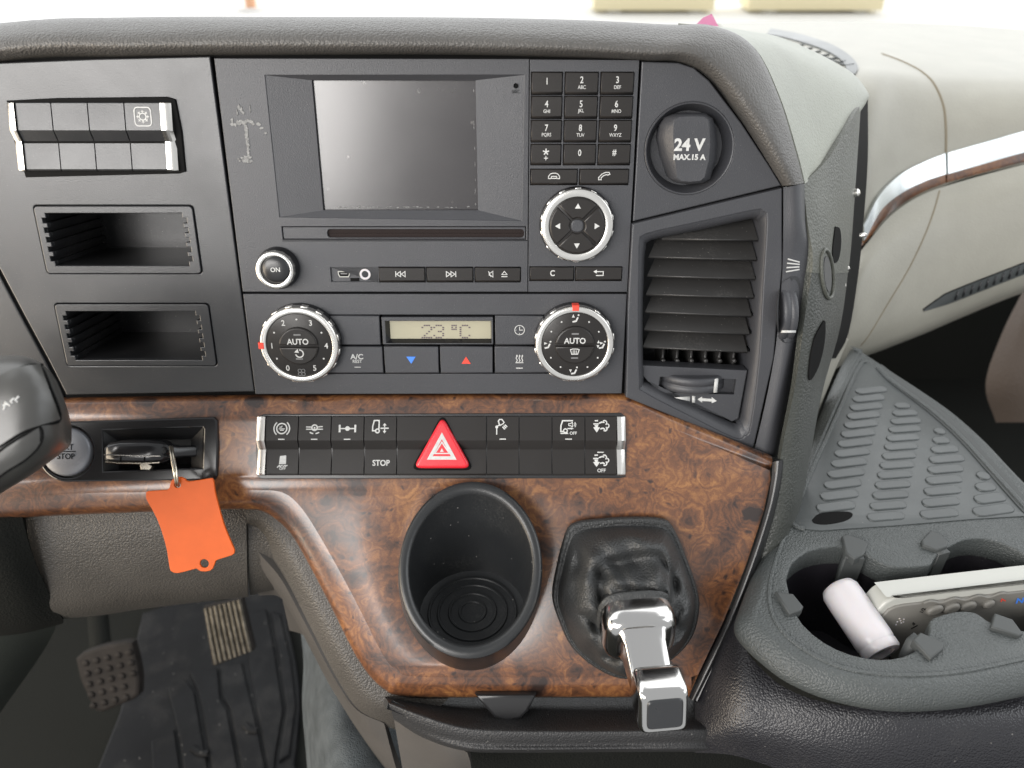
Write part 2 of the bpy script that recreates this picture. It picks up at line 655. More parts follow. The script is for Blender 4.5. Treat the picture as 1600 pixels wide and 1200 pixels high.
m_bin = mat('bin_plastic', (0.014, 0.014, 0.015), 0.30, fine=(1200, 0.06), dust=0.8, dustscale=420)
m_white = mat('white_print', (0.50, 0.50, 0.485), 0.6, var=.12, varscale=400)
m_grey = mat('grey_print', (0.16, 0.16, 0.16), 0.6)
m_mark = mat('scuff_mark', (0.17, 0.17, 0.166), 0.55, var=0.6, varscale=700)
m_blue = mat('blue_print', (0.06, 0.22, 0.75), 0.5)
m_redp = mat('red_print', (0.72, 0.06, 0.035), 0.5)
m_red = mat('hazard_red', (0.62, 0.018, 0.030), 0.28, spec=0.5)
m_orange = mat('orange_plastic', (0.50, 0.082, 0.008), 0.5, var=0.07, varscale=60, spec=.25)
m_lcd = mat('lcd_cream', (0.37, 0.345, 0.25), 0.30, var=0.04)
m_seg = mat('lcd_segment', (0.10, 0.075, 0.085), 0.5)
m_screen = mat('screen_glass', (0.020, 0.017, 0.018), 0.22, spec=1.0, fine=(5000, 0.02), dust=0.22, dustscale=90, rvar=0.02)
m_felt = mat('slot_felt', (0.026, 0.020, 0.019), 0.9, fine=(1600, 0.9), spec=0.1)
m_steel = mat('worn_steel', (0.16, 0.145, 0.12), 0.42, metal=1.0, rvar=0.15, var=.45, varscale=120)
m_silver = mat('silver_paint', (0.42, 0.42, 0.385), 0.30)
m_btn = mat('start_button_silver', (0.17, 0.175, 0.19), 0.42, metal=0.45)
m_grip = mat('grey_rubber_body', (0.17, 0.162, 0.145), 0.5, fine=(1500, 0.15), var=.12)
m_bottle = mat('white_bottle', (0.55, 0.52, 0.53), 0.30, trans=0.2, spec=0.5, var=.04)
m_brown = mat('brown_seat', (0.105, 0.080, 0.064), 0.7, grain=(300, 0.3))
m_wood = wood_mat()
m_post = mat('pale_orange_paint', (0.9, 0.5, 0.3), 0.5)
m_strip = mat('pale_chrome', (0.60, 0.635, 0.64), 0.25, metal=1.0, rvar=.04)
m_steel2 = mat('ring_steel', (0.42, 0.39, 0.33), 0.3, metal=1.0, rvar=0.1)
m_shelf = mat('soft_charcoal', (0.026, 0.026, 0.027), 0.5, grain=(900, 0.5), spec=0.45, dust=0.3, dustscale=170)
m_stalk = mat('stalk_plastic', (0.045, 0.044, 0.041), 0.34, fine=(2000, 0.1), spec=0.6, rvar=.05)
m_pedal = mat('worn_pedal_rubber', (0.012, 0.010, 0.009), 0.7, var=0.35, varscale=60, spec=0.2)
m_yellow = mat('pale_yellow_paint', (0.95, 0.84, 0.55), 0.5)
m_tyre = mat('tyre_rubber', (0.05, 0.05, 0.05), 0.8)
m_ground = mat('pale_concrete', (0.80, 0.79, 0.76), 0.9, var=0.05, varscale=0.4)
m_pink = mat('pink_paper', (0.60, 0.22, 0.36), 0.6)
m_sky, _N, _L, _b = new_mat('sky_light')
_N.remove(_b)
_e = _N.new('ShaderNodeEmission')
_e.inputs[0].default_value = (0.97, 0.99, 1.0, 1)
_e.inputs[1].default_value = 2.6
_L.new(_e.outputs[0], _N['Material Output'].inputs[0])

# ================================================================== outside, seen through the windscreen
def sphere_part(r, az0, az1, el0, el1, na=36, ne=16):
    rows = []
    for i in range(ne + 1):
        e = rad(el0 + (el1 - el0) * i / ne)
        rows.append([CAM + V3((math.sin(rad(az0 + (az1 - az0) * j / na)) * math.cos(e), math.cos(rad(az0 + (az1 - az0) * j / na)) * math.cos(e), math.sin(e))) * r for j in range(na + 1)])
    return rows


sky = part('sky', MB().grid(sphere_part(120, -88, 88, -4, 62)), m_sky, kind='structure')
gmb = MB().grid([[(x * 10 - 100, 3.0 + y * 10, -1.45) for x in range(21)] for y in range(13)])
part('ground', gmb, m_ground, kind='structure')

# pale yellow kerb blocks and a post ahead of the truck; only their lower edges show above the dashboard
def block(x0, x1, lab):
    t = thing('barrier_block', lab, 'barrier', WORLD, ((x0 + x1) / 2, 15.3, -1.45), 'yellow barrier blocks outside')
    fr = Frame((x0, 15.3, -1.45), (0, -1, 0), (0, 0, 1))
    prof = [(-.45, .06), (.30, .06), (.30, .22), (.16, .55), (.12, 1.0), (-.27, 1.0), (-.31, .55), (-.45, .22)]
    b = MB().prism(prof, 0, x1 - x0, .03)
    b.v = [V3((p.x, p.y, -p.z)) for p in b.v]
    part('block_body', b, m_yellow, t, fr)
    for s in (.12, .80):
        f = MB().box(-.35, 0, -(x1 - x0) * s - .25, .22, .07, -(x1 - x0) * s)
        part('foot', f, m_ground, t, fr)


block(1.45, 3.6, 'pale yellow block on the bright ground outside, the left one of two')
block(4.2, 6.6, 'pale yellow block on the bright ground outside, nearest the passenger side')
ps = thing('marker_post', 'thin orange post standing on the bright ground outside', 'post', WORLD, (-4.75, 15.4, -1.45))
part('shaft', MB().lathe(0, 0, [(.16, 0), (.16, .03), (.10, .05), (.10, 1.1), (.07, 1.16)], 16, True, True), m_post, ps, Frame((-4.75, 15.4, -1.45), (1, 0, 0), (0, 1, 0)))
part('foot_plate', MB().lathe(0, 0, [(.26, -.005), (.26, .03), (.2, .05)], 16, True, True), m_ground, ps, Frame((-4.75, 15.4, -1.45), (1, 0, 0), (0, 1, 0)))

# ================================================================== dashboard body
dash = thing('dashboard', 'black and burl wood truck dashboard with taupe padded top edge', 'dashboard', MF, (0, 0, 0))

# ---- left panel (flat face with cut-outs for the switch bank and two trays)
LPAN = [(-150, 116), (0, 98), (150, 92), (328, 88), (397, 612), (104, 617), (76, 562), (38, 492), (2, 424), (-134, 160)]
TR = []
for (x0, y0, x1, y1, q0, q1, q2, q3) in ((64, 322, 308, 427, 74, 333, 297, 415), (96, 475, 332, 571, 106, 486, 317, 562)):
    TR.append((MF.rect(x0, y0, x1, y1), MF.rect(q0, q1, q2, q3)))
holes = [rrect(o[0] - .0004, o[1] - .0004, o[2] + .0004, o[3] + .0004, .002) for o, i in TR]
part('left_panel', plate(MF.poly(LPAN), holes, -0.004, 0.0, 0.0006), m_panel, dash, MF)
part('binnacle_panel', MB().prism(MF.poly([(-450, 160), (-158, 116), (-138, 160), (-4, 424), (33, 494), (71, 564), (98, 618), (98, 660), (-450, 680)], -0.003), -0.012, -0.003, 0.001), m_panel, dash, MF)
# dark carrier behind all the faces
part('backing', MB().prism(MF.poly([(-450, 150), (1010, 90), (1225, 290), (1150, 640), (980, 640), (-450, 680)], -0.09), -0.12, -0.088), m_gap, dash, MF)
part('carrier', plate(MF.poly([(-115, 88), (330, 80), (1003, 86), (1058, 92), (1112, 118), (1162, 184), (1205, 250), (1226, 291), (1213, 700), (1150, 690), (985, 622), (-115, 660)], -0.004),
                      [rrect(o[0] - .001, o[1] - .001, o[2] + .001, o[3] + .001, .002) for o, i in TR]
                      + [MF.poly([(405, 115), (824, 115), (818, 346), (430, 342)], -0.004)]
                      + [circ(*MF.at(1077, 233), 0.0252, 40)]
                      + [MF.poly([(992, 372), (1200, 322), (1190, 675), (1000, 612)], -0.004)],
                      -0.0075, -0.0045, 0.0002), m_gap, dash, MF)

# ---- socket panel
SC = MF.at(1077, 233)
SOCK = [(1003, 96), (1060, 98), (1084, 106), (1108, 126), (1158, 192), (1200, 256), (1221, 290), (989, 346)]
part('socket_panel', plate(MF.poly(SOCK), [circ(SC[0], SC[1], 0.0238, 48)], -0.004, 0.0, 0.0006), m_radio, dash, MF)

# ---- padded top edge: cross-sections along its run
a_ = [(-450, 167), (0, 98), (200, 90), (400, 87), (700, 86), (900, 91), (1010, 96), (1062, 99), (1109, 126), (1159, 191), (1201, 256), (1222, 291)]
b_ = [(-450, 157), (0, 88), (200, 81), (400, 79), (700, 80), (900, 84), (1012, 90), (1068, 92), (1117, 120), (1168, 186), (1209, 253), (1229, 290)]
c_ = [(-450, 143), (0, 74), (200, 68), (400, 66), (700, 67), (900, 73), (1018, 80), (1080, 81), (1129, 109), (1181, 178), (1220, 249), (1237, 289)]
d_ = [(-450, 114), (0, 52), (200, 45), (400, 42), (700, 44), (900, 50), (1030, 58), (1096, 60), (1150, 86), (1198, 164), (1231, 242), (1247, 288)]
e_ = [(-450, 95), (0, 36), (200, 27), (400, 26), (700, 27), (900, 31), (1040, 38), (1112, 40), (1176, 72), (1216, 150), (1243, 236), (1256, 286)]
f_ = [(-450, 102), (0, 43), (200, 34), (400, 33), (700, 34), (900, 38), (1046, 45), (1120, 48), (1182, 80), (1218, 158), (1243, 242), (1256, 290)]
dz = [.4, .398, .3965, .396, .396, .3965, .397, .398, .402, .407, .413, .418]
rows = []
for k, dd in enumerate((.004, -.008, -.0135, -.009, .008, .05)):
    src = (a_, b_, c_, d_, e_, f_)[k]
    rows.append([P(x, y, dz[i] + dd * (1.0 if i < 8 else (0.85, 0.7, 0.55, 0.4)[i - 8])) for i, (x, y) in enumerate(src)])
part('top_pad', MB().solid(loft(rows, 6, 4), 0.006), m_pad, dash, sharp=60)

# ---- wood trim: flat face, rolled lower edge, upper lip
face = [(-450, 640), (0, 640), (400, 637), (976, 634), (1030, 660), (1203, 735), (1204, 750), (1193, 800), (1165, 885), (1130, 972), (1091, 1054), (1080, 1058)]
low_in = [(-450, 788), (60, 772), (230, 769), (355, 766), (400, 766), (440, 769), (468, 790), (500, 838), (550, 928), (598, 1022), (620, 1046), (650, 1057), (800, 1058), (940, 1058), (1080, 1058)]
low_out = [(-450, 846), (0, 811), (230, 800), (350, 796), (385, 796), (414, 800), (450, 828), (478, 872), (518, 948), (560, 1030), (597, 1073), (640, 1087), (800, 1088), (940, 1088), (1076, 1088)]
wb = MB()
pl = WF.poly(face[:9]) + WF.poly([(1130, 972), (1091, 1054)])
low = cr(low_in, 5)
lowo = cr(low_out, 5)
loop = WF.poly(face[:11]) + WF.poly(low[::-1])
wh = [WF.poly([(734 + 104 * math.cos(2 * math.pi * i / 40), 900 - 138 * math.sin(2 * math.pi * i / 40)) for i in range(40)]),
      WF.poly([(152, 664), (324, 660), (324, 742), (152, 744)]), circ(*WF.at(105.5, 706), .0158, 32)]
fp0 = plate(ccw(loop), [ccw(q) for q in wh], -.0012, 0, .0001)
wb.add(fp0.v, fp0.f)
lo_in, lo_out = WF.poly(low), WF.poly(lowo, -0.010)
R = []
for k in range(7):
    t = rad(90 * k / 6)
    s = math.sin(t)
    R.append([(a[0] + (b[0] - a[0]) * s, a[1] + (b[1] - a[1]) * s, -0.010 * (1 - math.cos(t))) for a, b in zip(lo_in, lo_out)])
wb.grid(R)
wb.grid([R[-1], [(p[0], p[1] - 0.0005, -0.02) for p in R[-1]]])
ti, to = WF.poly(face[:6]), WF.poly([(-450, 626), (0, 622), (400, 616), (978, 613), (1032, 640), (1206, 712)], -0.006)
R = []
for k in range(5):
    t = rad(90 * k / 4)
    R.append([(a[0] + (b[0] - a[0]) * math.sin(t), a[1] + (b[1] - a[1]) * math.sin(t), -0.008 * (1 - math.cos(t))) for a, b in zip(ti, to)])
wb.grid(R)
rt = WF.poly([(1203, 735), (1204, 750), (1193, 800), (1165, 885), (1130, 972), (1091, 1054), (1076, 1088)])
wb.grid([[(u, v, 0) for u, v in rt], [(u + 0.0005, v, -0.015) for u, v in rt]])
part('wood_trim', wb, m_wood, dash, WF, sharp=50)
# dark rubber lip along the right edge of the wood
rl = [(1207, 722), (1205, 752), (1195, 802), (1167, 888), (1132, 976), (1094, 1058), (1078, 1092)]
rr = [(1236, 716), (1229, 752), (1216, 802), (1187, 892), (1150, 984), (1110, 1066), (1092, 1100)]
rows = []
for k in range(4):
    t = k / 3
    rows.append([P(a[0] + (c[0] - a[0]) * t, a[1] + (c[1] - a[1]) * t, (.4575, .4545, .459, .475)[k]) for a, c in zip(rl, rr)])
part('edge_lip', MB().solid(loft(rows, 4, 3), 0.004), m_satin, dash)

# ---- knee panel under the wood on the driver's side
rows = LP([[(-420, 806, .472), (60, 786, .472), (200, 782, .472), (300, 780, .472), (384, 780, .472)],
           [(-410, 866, .474), (60, 846, .474), (200, 838, .474), (300, 834, .474), (385, 834, .474)],
           [(-390, 931, .488), (70, 910, .488), (205, 900, .488), (305, 892, .488), (386, 888, .488)],
           [(-370, 985, .512), (85, 956, .512), (210, 942, .512), (310, 932, .512), (387, 924, .512)],
           [(-350, 995, .56), (98, 966, .56), (215, 952, .56), (312, 940, .56), (388, 932, .56)],
           [(-350, 960, .64), (100, 940, .64), (215, 930, .64), (312, 920, .64), (388, 915, .64)]])
part('knee_panel', MB().solid(loft(rows, 5, 5), 0.004), m_knee, dash, sharp=60)
rows = LP([[(387, 780, .474), (408, 782, .474), (440, 800, .474), (470, 850, .474)],
           [(388, 834, .476), (410, 836, .476), (440, 850, .476), (470, 870, .476)],
           [(389, 886, .49), (415, 884, .49), (445, 888, .488), (480, 902, .482)],
           [(390, 920, .515), (420, 916, .515), (440, 912, .51), (472, 925, .50)],
           [(391, 930, .56), (424, 925, .56), (440, 930, .55), (462, 960, .54)]])
part('knee_panel_end', MB().solid(loft(rows, 5, 5), 0.004), m_knee, dash, sharp=60)

# ---- leather band that follows the wood downwards, and the console cheek behind it
c0 = [(384, 790), (415, 798), (452, 828), (480, 874), (520, 950), (562, 1032), (598, 1076), (640, 1090), (700, 1092)]
c1 = [(384, 812), (408, 818), (434, 846), (462, 892), (500, 966), (542, 1046), (576, 1094), (618, 1112), (680, 1114)]
c2 = [(386, 834), (402, 842), (420, 868), (446, 912), (482, 984), (522, 1062), (556, 1112), (600, 1134), (660, 1150)]
rows = [[P(x, y, .468) for x, y in c0], [P(x, y, .470) for x, y in c1], [P(x, y, .486) for x, y in c2]]
part('leather_band', MB().solid(loft(rows, 5, 4), 0.004), m_knee, dash, sharp=60)
c3 = [(392, 850), (408, 868), (440, 906), (478, 976), (520, 1056), (556, 1108), (600, 1130)]
c4 = [(398, 890), (420, 905), (455, 955), (500, 1030), (546, 1108), (590, 1170), (622, 1210)]
c5 = [(404, 930), (440, 935), (470, 985), (520, 1080), (566, 1160), (610, 1230), (650, 1280)]
rows = [[P(x, y, .482) for x, y in c3], [P(x, y, .50) for x, y in c4], [P(x, y, .56) for x, y in c5]]
part('console_cheek', MB().solid(loft(rows, 5, 4), 0.004), m_console, dash, sharp=60)

# ---- beige shoulder to the right of the pad, and the flank under it
sh = [[(1060, 36, .405), (1120, 44, .404), (1180, 76, .41), (1219, 152, .415), (1246, 238, .42), (1258, 287, .424)],
      [(1100, 40, .45), (1150, 46, .45), (1215, 74, .448), (1255, 140, .445), (1272, 220, .44), (1268, 278, .43)],
      [(1150, 46, .52), (1200, 56, .52), (1275, 92, .50), (1318, 128, .485), (1324, 178, .468), (1286, 256, .440)],
      [(1170, 50, .56), (1230, 62, .555), (1320, 106, .53), (1354, 142, .51), (1353, 160, .50), (1343, 176, .492)],
      [(1172, 60, .60), (1230, 74, .595), (1318, 110, .57), (1350, 146, .55), (1348, 160, .54), (1340, 178, .53)]]
shoulder = MB().solid(loft(LP(sh), 6, 5), 0.004)
part('beige_shoulder', shoulder, m_beige, dash, sharp=60)
fl = [[(1255, 286, .4245), (1292, 250, .437), (1321, 205, .456), (1340, 170, .475), (1345, 168, .495)],
      [(1262, 350, .4275), (1290, 340, .437), (1315, 320, .46), (1334, 300, .49), (1336, 300, .51)],
      [(1270, 410, .431), (1290, 410, .44), (1308, 408, .46), (1326, 405, .49), (1328, 405, .51)],
      [(1258, 500, .438), (1278, 505, .444), (1294, 508, .46), (1311, 510, .49), (1314, 510, .51)],
      [(1244, 600, .447), (1258, 606, .45), (1270, 610, .462), (1282, 612, .49), (1286, 612, .51)],
      [(1222, 706, .456), (1238, 716, .458), (1252, 722, .468), (1262, 728, .49), (1264, 728, .51)],
      [(1204, 820, .463), (1218, 828, .463), (1230, 834, .47), (1240, 838, .49), (1242, 838, .51)],
      [(1150, 960, .470), (1164, 966, .470), (1176, 970, .475), (1186, 974, .49), (1188, 974, .51)],
      [(1090, 1080, .478), (1104, 1086, .478), (1116, 1090, .48), (1126, 1094, .49), (1128, 1094, .51)]]
flr = loft(LP(fl), 5, 5)
flank = MB().solid(flr, 0.004)
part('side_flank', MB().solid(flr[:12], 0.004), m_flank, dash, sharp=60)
part('lower_flank', MB().solid([[p - CX * .0004 for p in r] for r in flr[11:]], 0.004), m_flank_shade, dash, sharp=60)  # lower stretch of the same flank, its shade carried by the material colour
FB = flank.bvh()
# openings and screws in the flank, dark channel beyond it
for pts in ([(1304, 354), (1311, 358), (1313, 380), (1309, 405), (1302, 410), (1300, 390)], 
            [(1282, 508), (1288, 502), (1287, 535), (1278, 572), (1264, 594), (1265, 560), (1272, 528)]):
    q = cr(pts + [pts[0]], 4)[:-1]
    A = [hit(FB, x, y, 0.0006) or P(x, y, .46) for x, y in q]
    Bk = [hit(FB, x, y, -0.0005) or P(x, y, .46) for x, y in q]
    part('slot_opening', MB().rings([Bk, A]), m_gap, dash)
el = [(1292 + 9 * math.cos(2 * math.pi * i / 28) - 6 * math.sin(2 * math.pi * i / 28) * .5, 428 - 38 * math.sin(2 * math.pi * i / 28)) for i in range(28)]
A = [hit(FB, x, y, 0.0004) or P(x, y, .45) for x, y in el]
part('round_fitting', MB().tube(A, .0011, 8, closed=True), m_flank, dash, sharp=70)
A = [hit(FB, 1292 + (x - 1292) * .62, 428 + (y - 428) * .72, 0.0006) or P(x, y, .45) for x, y in el]
part('fitting_recess', MB().rings([[p - CX * .0015 for p in A], A]), m_panel, dash)
ch = [[(1336, 176, .50), (1333, 250, .50), (1327, 350, .505), (1320, 430, .51), (1308, 520, .515), (1290, 560, .52)],
      [(1356, 150, .56), (1356, 250, .56), (1349, 350, .565), (1341, 430, .57), (1326, 520, .575), (1306, 560, .58)]]
part('side_channel', MB().solid(loft(LP(ch), 4, 3), 0.004), m_gap, dash)
for (x, y, r) in ((1333, 302, .0028), (1344, 368, .0016), (1317, 420, .0018), (1311, 446, .0022)):
    p = P(x, y, .495)
    part('trim_clip', MB().lathe(0, 0, [(r, 0), (r * .9, .003), (r * .4, .0042)], 12, True, True), m_chrome, dash, Frame(p, CX * .5 - CZ * .6, CY))

# ================================================================== storage trays
for k, ((o, i), lab) in enumerate(zip(TR, ('open rectangular storage bin with toothed sides, just below the upper left switch row',
                                           'lower open storage bin with toothed sides, above the ignition plate'))):
    t = thing('storage_bin', lab, 'storage bin', MF, (o[0], o[1], 0), 'storage bins in the left panel')
    u0, v0, u1, v1 = i
    n = 5
    tooth = 0.0022
    hole = [(u0 + tooth, v0), (u1 - tooth, v0)]
    st = (v1 - v0) / (2 * n + 1)
    for q in range(n):
        y = v0 + st * (2 * q + 1)
        hole += [(u1 - tooth, y), (u1, y), (u1, y + st), (u1 - tooth, y + st)]
    hole += [(u1 - tooth, v1), (u0 + tooth, v1)]
    for q in range(n):
        y = v1 - st * (2 * q + 1)
        hole += [(u0 + tooth, y), (u0, y), (u0, y - st), (u0 + tooth, y - st)]
    part('frame', plate(rrect(*o, .002), [hole], -0.002, 0.0008, 0.0004), m_panel, t, MF)
    D = -0.058
    e = 0.0012
    part('floor', MB().box(u0 - .002, v0 - .003, D, u1 + .002, v0, -0.002), m_bin, t, MF)
    part('roof', MB().box(u0 - .002, v1, D, u1 + .002, v1 + .003, -0.002), m_bin, t, MF)
    part('back_wall', MB().box(u0 - .002, v0, D - .002, u1 + .002, v1, D), m_bin, t, MF)
    for (a, c) in ((u0 - .003, u0), (u1, u1 + .003)):
        part('side_wall', MB().box(a, v0, D, c, v1, -0.002), m_bin, t, MF)
    for q in range(n + 1):
        for (a, c) in ((u0, u0 + tooth), (u1 - tooth, u1)):
            y = v0 + st * 2 * q
            part('tooth', MB().box(a, y + .0001, D, c, y + st - .0001, -0.002), m_bin, t, MF)

# ================================================================== switch banks (rocker keys between chrome ends)
SK = [0]


def kk():
    SK[0] += 1
    return (SK[0] % 40) * 1.5e-6


def S(mb, u, v, s, w, paths, wd, closed=False):
    for p in paths:
        mb.stroke([(u + x * s, v + y * s) for x, y in p], wd, w + kk(), 0.00012, closed)


def fill(mb, u, v, s, w, poly):
    z = w + kk()
    mb.prism([(u + x * s, v + y * s) for x, y in poly], z - .00012, z + .00012)


def ring_(mb, u, v, r, w, wd, a0=0, a1=360, n=28):
    if abs(a1 - a0) >= 359.9: mb.stroke(circ(u, v, r, n), wd, w + kk(), .00012, True)
    else: mb.stroke(circ(u, v, r, n, a0, a1), wd, w + kk())


mm = 0.001


def i_brake(mb, u, v, w):
    ring_(mb, u, v, 3.0 * mm, w, .75 * mm)
    ring_(mb, u, v, 4.6 * mm, w, .7 * mm, 130, 230); ring_(mb, u, v, 4.6 * mm, w, .7 * mm, -50, 50)
    S(mb, u, v, mm, w, [[(-1.8, -.2), (1.8, -.2)], [(-1.4, .8), (-.2, .8), (.2, 1.6)], [(-1, -1), (1.2, -1)]], .5 * mm)


def i_diff(mb, u, v, w):
    ring_(mb, u, v + .5 * mm, 1.6 * mm, w, .75 * mm)
    S(mb, u, v, mm, w, [[(-5, .9), (-2, .9)], [(-5, -.4), (5, -.4)], [(2, .9), (4.8, 1.2)]], .6 * mm)
    ring_(mb, u, v + 2.2 * mm, 5.2 * mm, w, .7 * mm, 238, 262); ring_(mb, u, v + 2.2 * mm, 5.2 * mm, w, .7 * mm, 278, 302)
    fill(mb, u, v + .5 * mm, mm, w, circ(0, 0, .5, 8))


def i_axle(mb, u, v, w):
    S(mb, u, v, mm, w, [[(-4.6, -2.2), (-4.6, 2.2)], [(4.6, -2.2), (4.6, 2.2)]], 1.1 * mm)
    S(mb, u, v, mm, w, [[(-4.4, 0), (4.4, 0)]], .7 * mm)
    fill(mb, u, v, mm, w, circ(0, 0, 1.4, 12))


def i_lift(mb, u, v, w):
    S(mb, u, v, mm, w, [[(-2.9, -2.1), (-4.5, -2.1), (-4.4, .6), (-3.6, 3.9), (-.7, 3.9), (-.7, -1.0)], [(0.2, -.6), (5, -.6)]], .75 * mm)
    ring_(mb, u - 1.6 * mm, v - 2.2 * mm, 1.1 * mm, w, .75 * mm)
    for s in (1, -1):
        fill(mb, u + 2.6 * mm, v - .6 * mm, mm, w, [(-1.1, s * 1.6), (1.1, s * 1.6), (0, s * 3.0)])
        S(mb, u + 2.6 * mm, v - .6 * mm, mm, w, [[(0, s * .5), (0, s * 1.7)]], .6 * mm)


def i_skid(mb, u, v, w):
    fill(mb, u + .1 * mm, v + 1.8 * mm, mm, w, [(-1.9, -2.0), (2.1, -2.0), (2.0, 2.4), (-1.6, 2.0)])
    S(mb, u, v, mm, w, [[(-1.9, -.6), (2.1, -.6)], [(-3, -2.9), (-1.6, -1.6), (-1.2, -2.4), (.2, -1.4)], [(.4, -2.5), (1.6, -1.6), (1.9, -2.2), (3.1, -1.5)]], .55 * mm)
    text(mb, 'OFF', u + .2 * mm, v - 3.5 * mm, 1.5 * mm, w)


def i_lamp(mb, u, v, w):
    S(mb, u, v, mm, w, [[(-2.6, -4.4), (-2.6, 0), (-.9, 1.6)], [(.8, .2), (2.2, -1.3)], [(1.5, .9), (2.9, -.6)], [(2.2, 1.5), (3.6, .2)]], .65 * mm)
    S(mb, u + .2 * mm, v + 2.6 * mm, mm, w, [[(-1.9, .9), (-1.2, 1.9), (.2, 2.0), (1.6, .2), (.9, -.6), (-.9, -1.6)]], .65 * mm, True)
    ring_(mb, u - 2.6 * mm, v + .1 * mm, .6 * mm, w, .5 * mm)


def i_horn(mb, u, v, w):
    S(mb, u, v, mm, w, [[(-3.2, -2.3), (-4.6, -2.3), (-4.4, 1.2), (-3.4, 4.0), (2.8, 4.0)], [(-4.7, -3.4), (-.2, -3.4)]], .75 * mm)
    ring_(mb, u - 1.8 * mm, v - 1.9 * mm, 1.1 * mm, w, .7 * mm)
    S(mb, u, v, mm, w, [[(-.6, -.6), (1.6, -.6)]], .7 * mm)
    fill(mb, u + 1.5 * mm, v - .6 * mm, mm, w, [(0, -.7), (1.6, 0), (0, .7)])
    S(mb, u + 1.2 * mm, v + 1.7 * mm, mm, w, [[(-1, -.6), (-1, .6), (0, .6), (1.2, 1.4), (1.2, -1.4), (0, -.6)]], .45 * mm, True)
    for r in (1.0, 1.8):
        ring_(mb, u + 2.6 * mm, v + 1.7 * mm, r * mm, w, .4 * mm, -50, 50, 8)
    text(mb, 'OFF', u + 2.8 * mm, v - 3.3 * mm, 1.7 * mm, w)


def i_exh(mb, u, v, w):
    S(mb, u, v, mm, w, [[(-3.6, 3.4), (-1.6, 3.4)], [(-4.4, 1.5), (-1.2, 1.5)], [(-3.7, .5), (-1.6, .5)], [(-1.0, 1.9), (.6, 2.6), (2.2, 2.4)], [(-.4, -1.4), (1.4, -1.0), (2.4, -1.8)]], .75 * mm)
    fill(mb, u - 2.5 * mm, v - 1.3 * mm, mm, w, [(-2.0, .7), (-.8, .9), (-.8, 1.8), (.8, 1.8), (.8, .9), (2.0, .7), (0, -2.2)])
    ring_(mb, u + 2.2 * mm, v + 2.2 * mm, 1.3 * mm, w, .65 * mm, -60, 130, 12)
    ring_(mb, u + 3.6 * mm, v + .4 * mm, 1.2 * mm, w, .65 * mm, -100, 80, 12)
    ring_(mb, u + 2.4 * mm, v - 1.4 * mm, 1.2 * mm, w, .65 * mm, -130, 60, 12)


def i_frost(mb, u, v, w):
    mb.stroke(rrect(u - 4.3 * mm, v - 4.6 * mm, u + 4.3 * mm, v + 4.6 * mm, 1.8 * mm), .55 * mm, w, .00012, True)
    ring_(mb, u, v, 1.7 * mm, w, .55 * mm)
    for k in range(8):
        t = rad(45 * k)
        S(mb, u, v, mm, w, [[(2.0 * math.cos(t), 2.0 * math.sin(t)), (3.3 * math.cos(t), 3.3 * math.sin(t))]], .5 * mm)
        for d in (-.5, .5):
            S(mb, u, v, mm, w, [[(2.3 * math.cos(t), 2.3 * math.sin(t)), (2.9 * math.cos(t + d * .6), 2.9 * math.sin(t + d * .6))]], .3 * mm)


SUR = [None]


def bank(t, fr, edges, ys, hmax, base_mb, endpx, parts_mat, icons, skew=0.0):
    """edges: pixel x of the key joints at the middle row; ys: top, fold, step, bottom rows"""
    xm = (edges[0] + edges[-1]) / 2
    vt, v1, v2, vb = [fr.at(xm, y)[1] for y in ys]
    vm = fr.at(xm, (ys[1] + ys[2]) / 2)[1]
    part('surround', base_mb, SUR[0], t, fr)
    h = [hmax * .55, hmax, hmax * .30, hmax * .80]

    def sec(u):
        q = lambda v: u + skew * (v - vm)
        return [(q(vt), vt, -.001), (q(vt), vt, h[0] - .0004), (q(vt), vt - .0004, h[0]), (q(v1), v1 + .0003, h[1]), (q(v1), v1 - .0003, h[1] - .0003), (q(v2), v2, h[2]),
                (q(vb), vb + .0012, h[3]), (q(vb), vb + .0005, h[3] - .0003), (q(vb), vb, h[3] - .0014), (q(vb), vb, -.001)]
    keys = []
    for k in range(len(edges) - 1):
        u0, u1 = fr.at(edges[k], (ys[0] + ys[3]) / 2)[0] + .0003, fr.at(edges[k + 1], (ys[0] + ys[3]) / 2)[0] - .0003
        b = MB().rings([sec(u0)[:], sec(u1)[:]], True, True)
        o = part('rocker_key', b, parts_mat, t, fr, sharp=25)
        keys.append((o, u0, u1))
        for row in (0, 1):
            fn = icons.get((k, row))
            if not fn: continue
            va, vb_ = (vt, v1) if row == 0 else (v2, vb)
            ha, hb = (h[0], h[1]) if row == 0 else (h[2], h[3])
            L = MB()
            uc, vc = (u0 + u1) / 2, (va + vb_) / 2
            fn(L, uc + skew * (vc - vm), vc, 0)
            L.v = [V3((p.x, p.y, p.z + ha + (hb - ha) * (va - p.y) / (va - vb_) + .00014)) for p in L.v]
            part('legend', L, m_white, o, fr)
    for side, (x0, x1) in zip((-1, 1), endpx):
        u0, u1 = fr.at(x0, (ys[0] + ys[3]) / 2)[0], fr.at(x1, (ys[0] + ys[3]) / 2)[0]
        n = 7
        R = []
        for q in range(n):
            s = q / (n - 1)
            u = (u1 + (u0 - u1) * s) if side < 0 else (u0 + (u1 - u0) * s)
            drop = -0.0016 * s ** 3
            R.append([(a[0], a[1], max(a[2] + drop + .0012, -.001)) for a in sec(u)])
        part('chrome_end', MB().rings(R, True, True), m_chrome, t, fr, sharp=30)
    return keys, (vt, v1, v2, vb), h


def led(fr=None):
    def f(mb, u, v, w): pass
    return f


def with_led(fn, dy, dark=False):
    def f(mb, u, v, w):
        if fn: fn(mb, u, v, w)
        mb.stroke([(u - 1.9 * mm, v + dy), (u + 1.9 * mm, v + dy)], .6 * mm, w + kk())
    return f


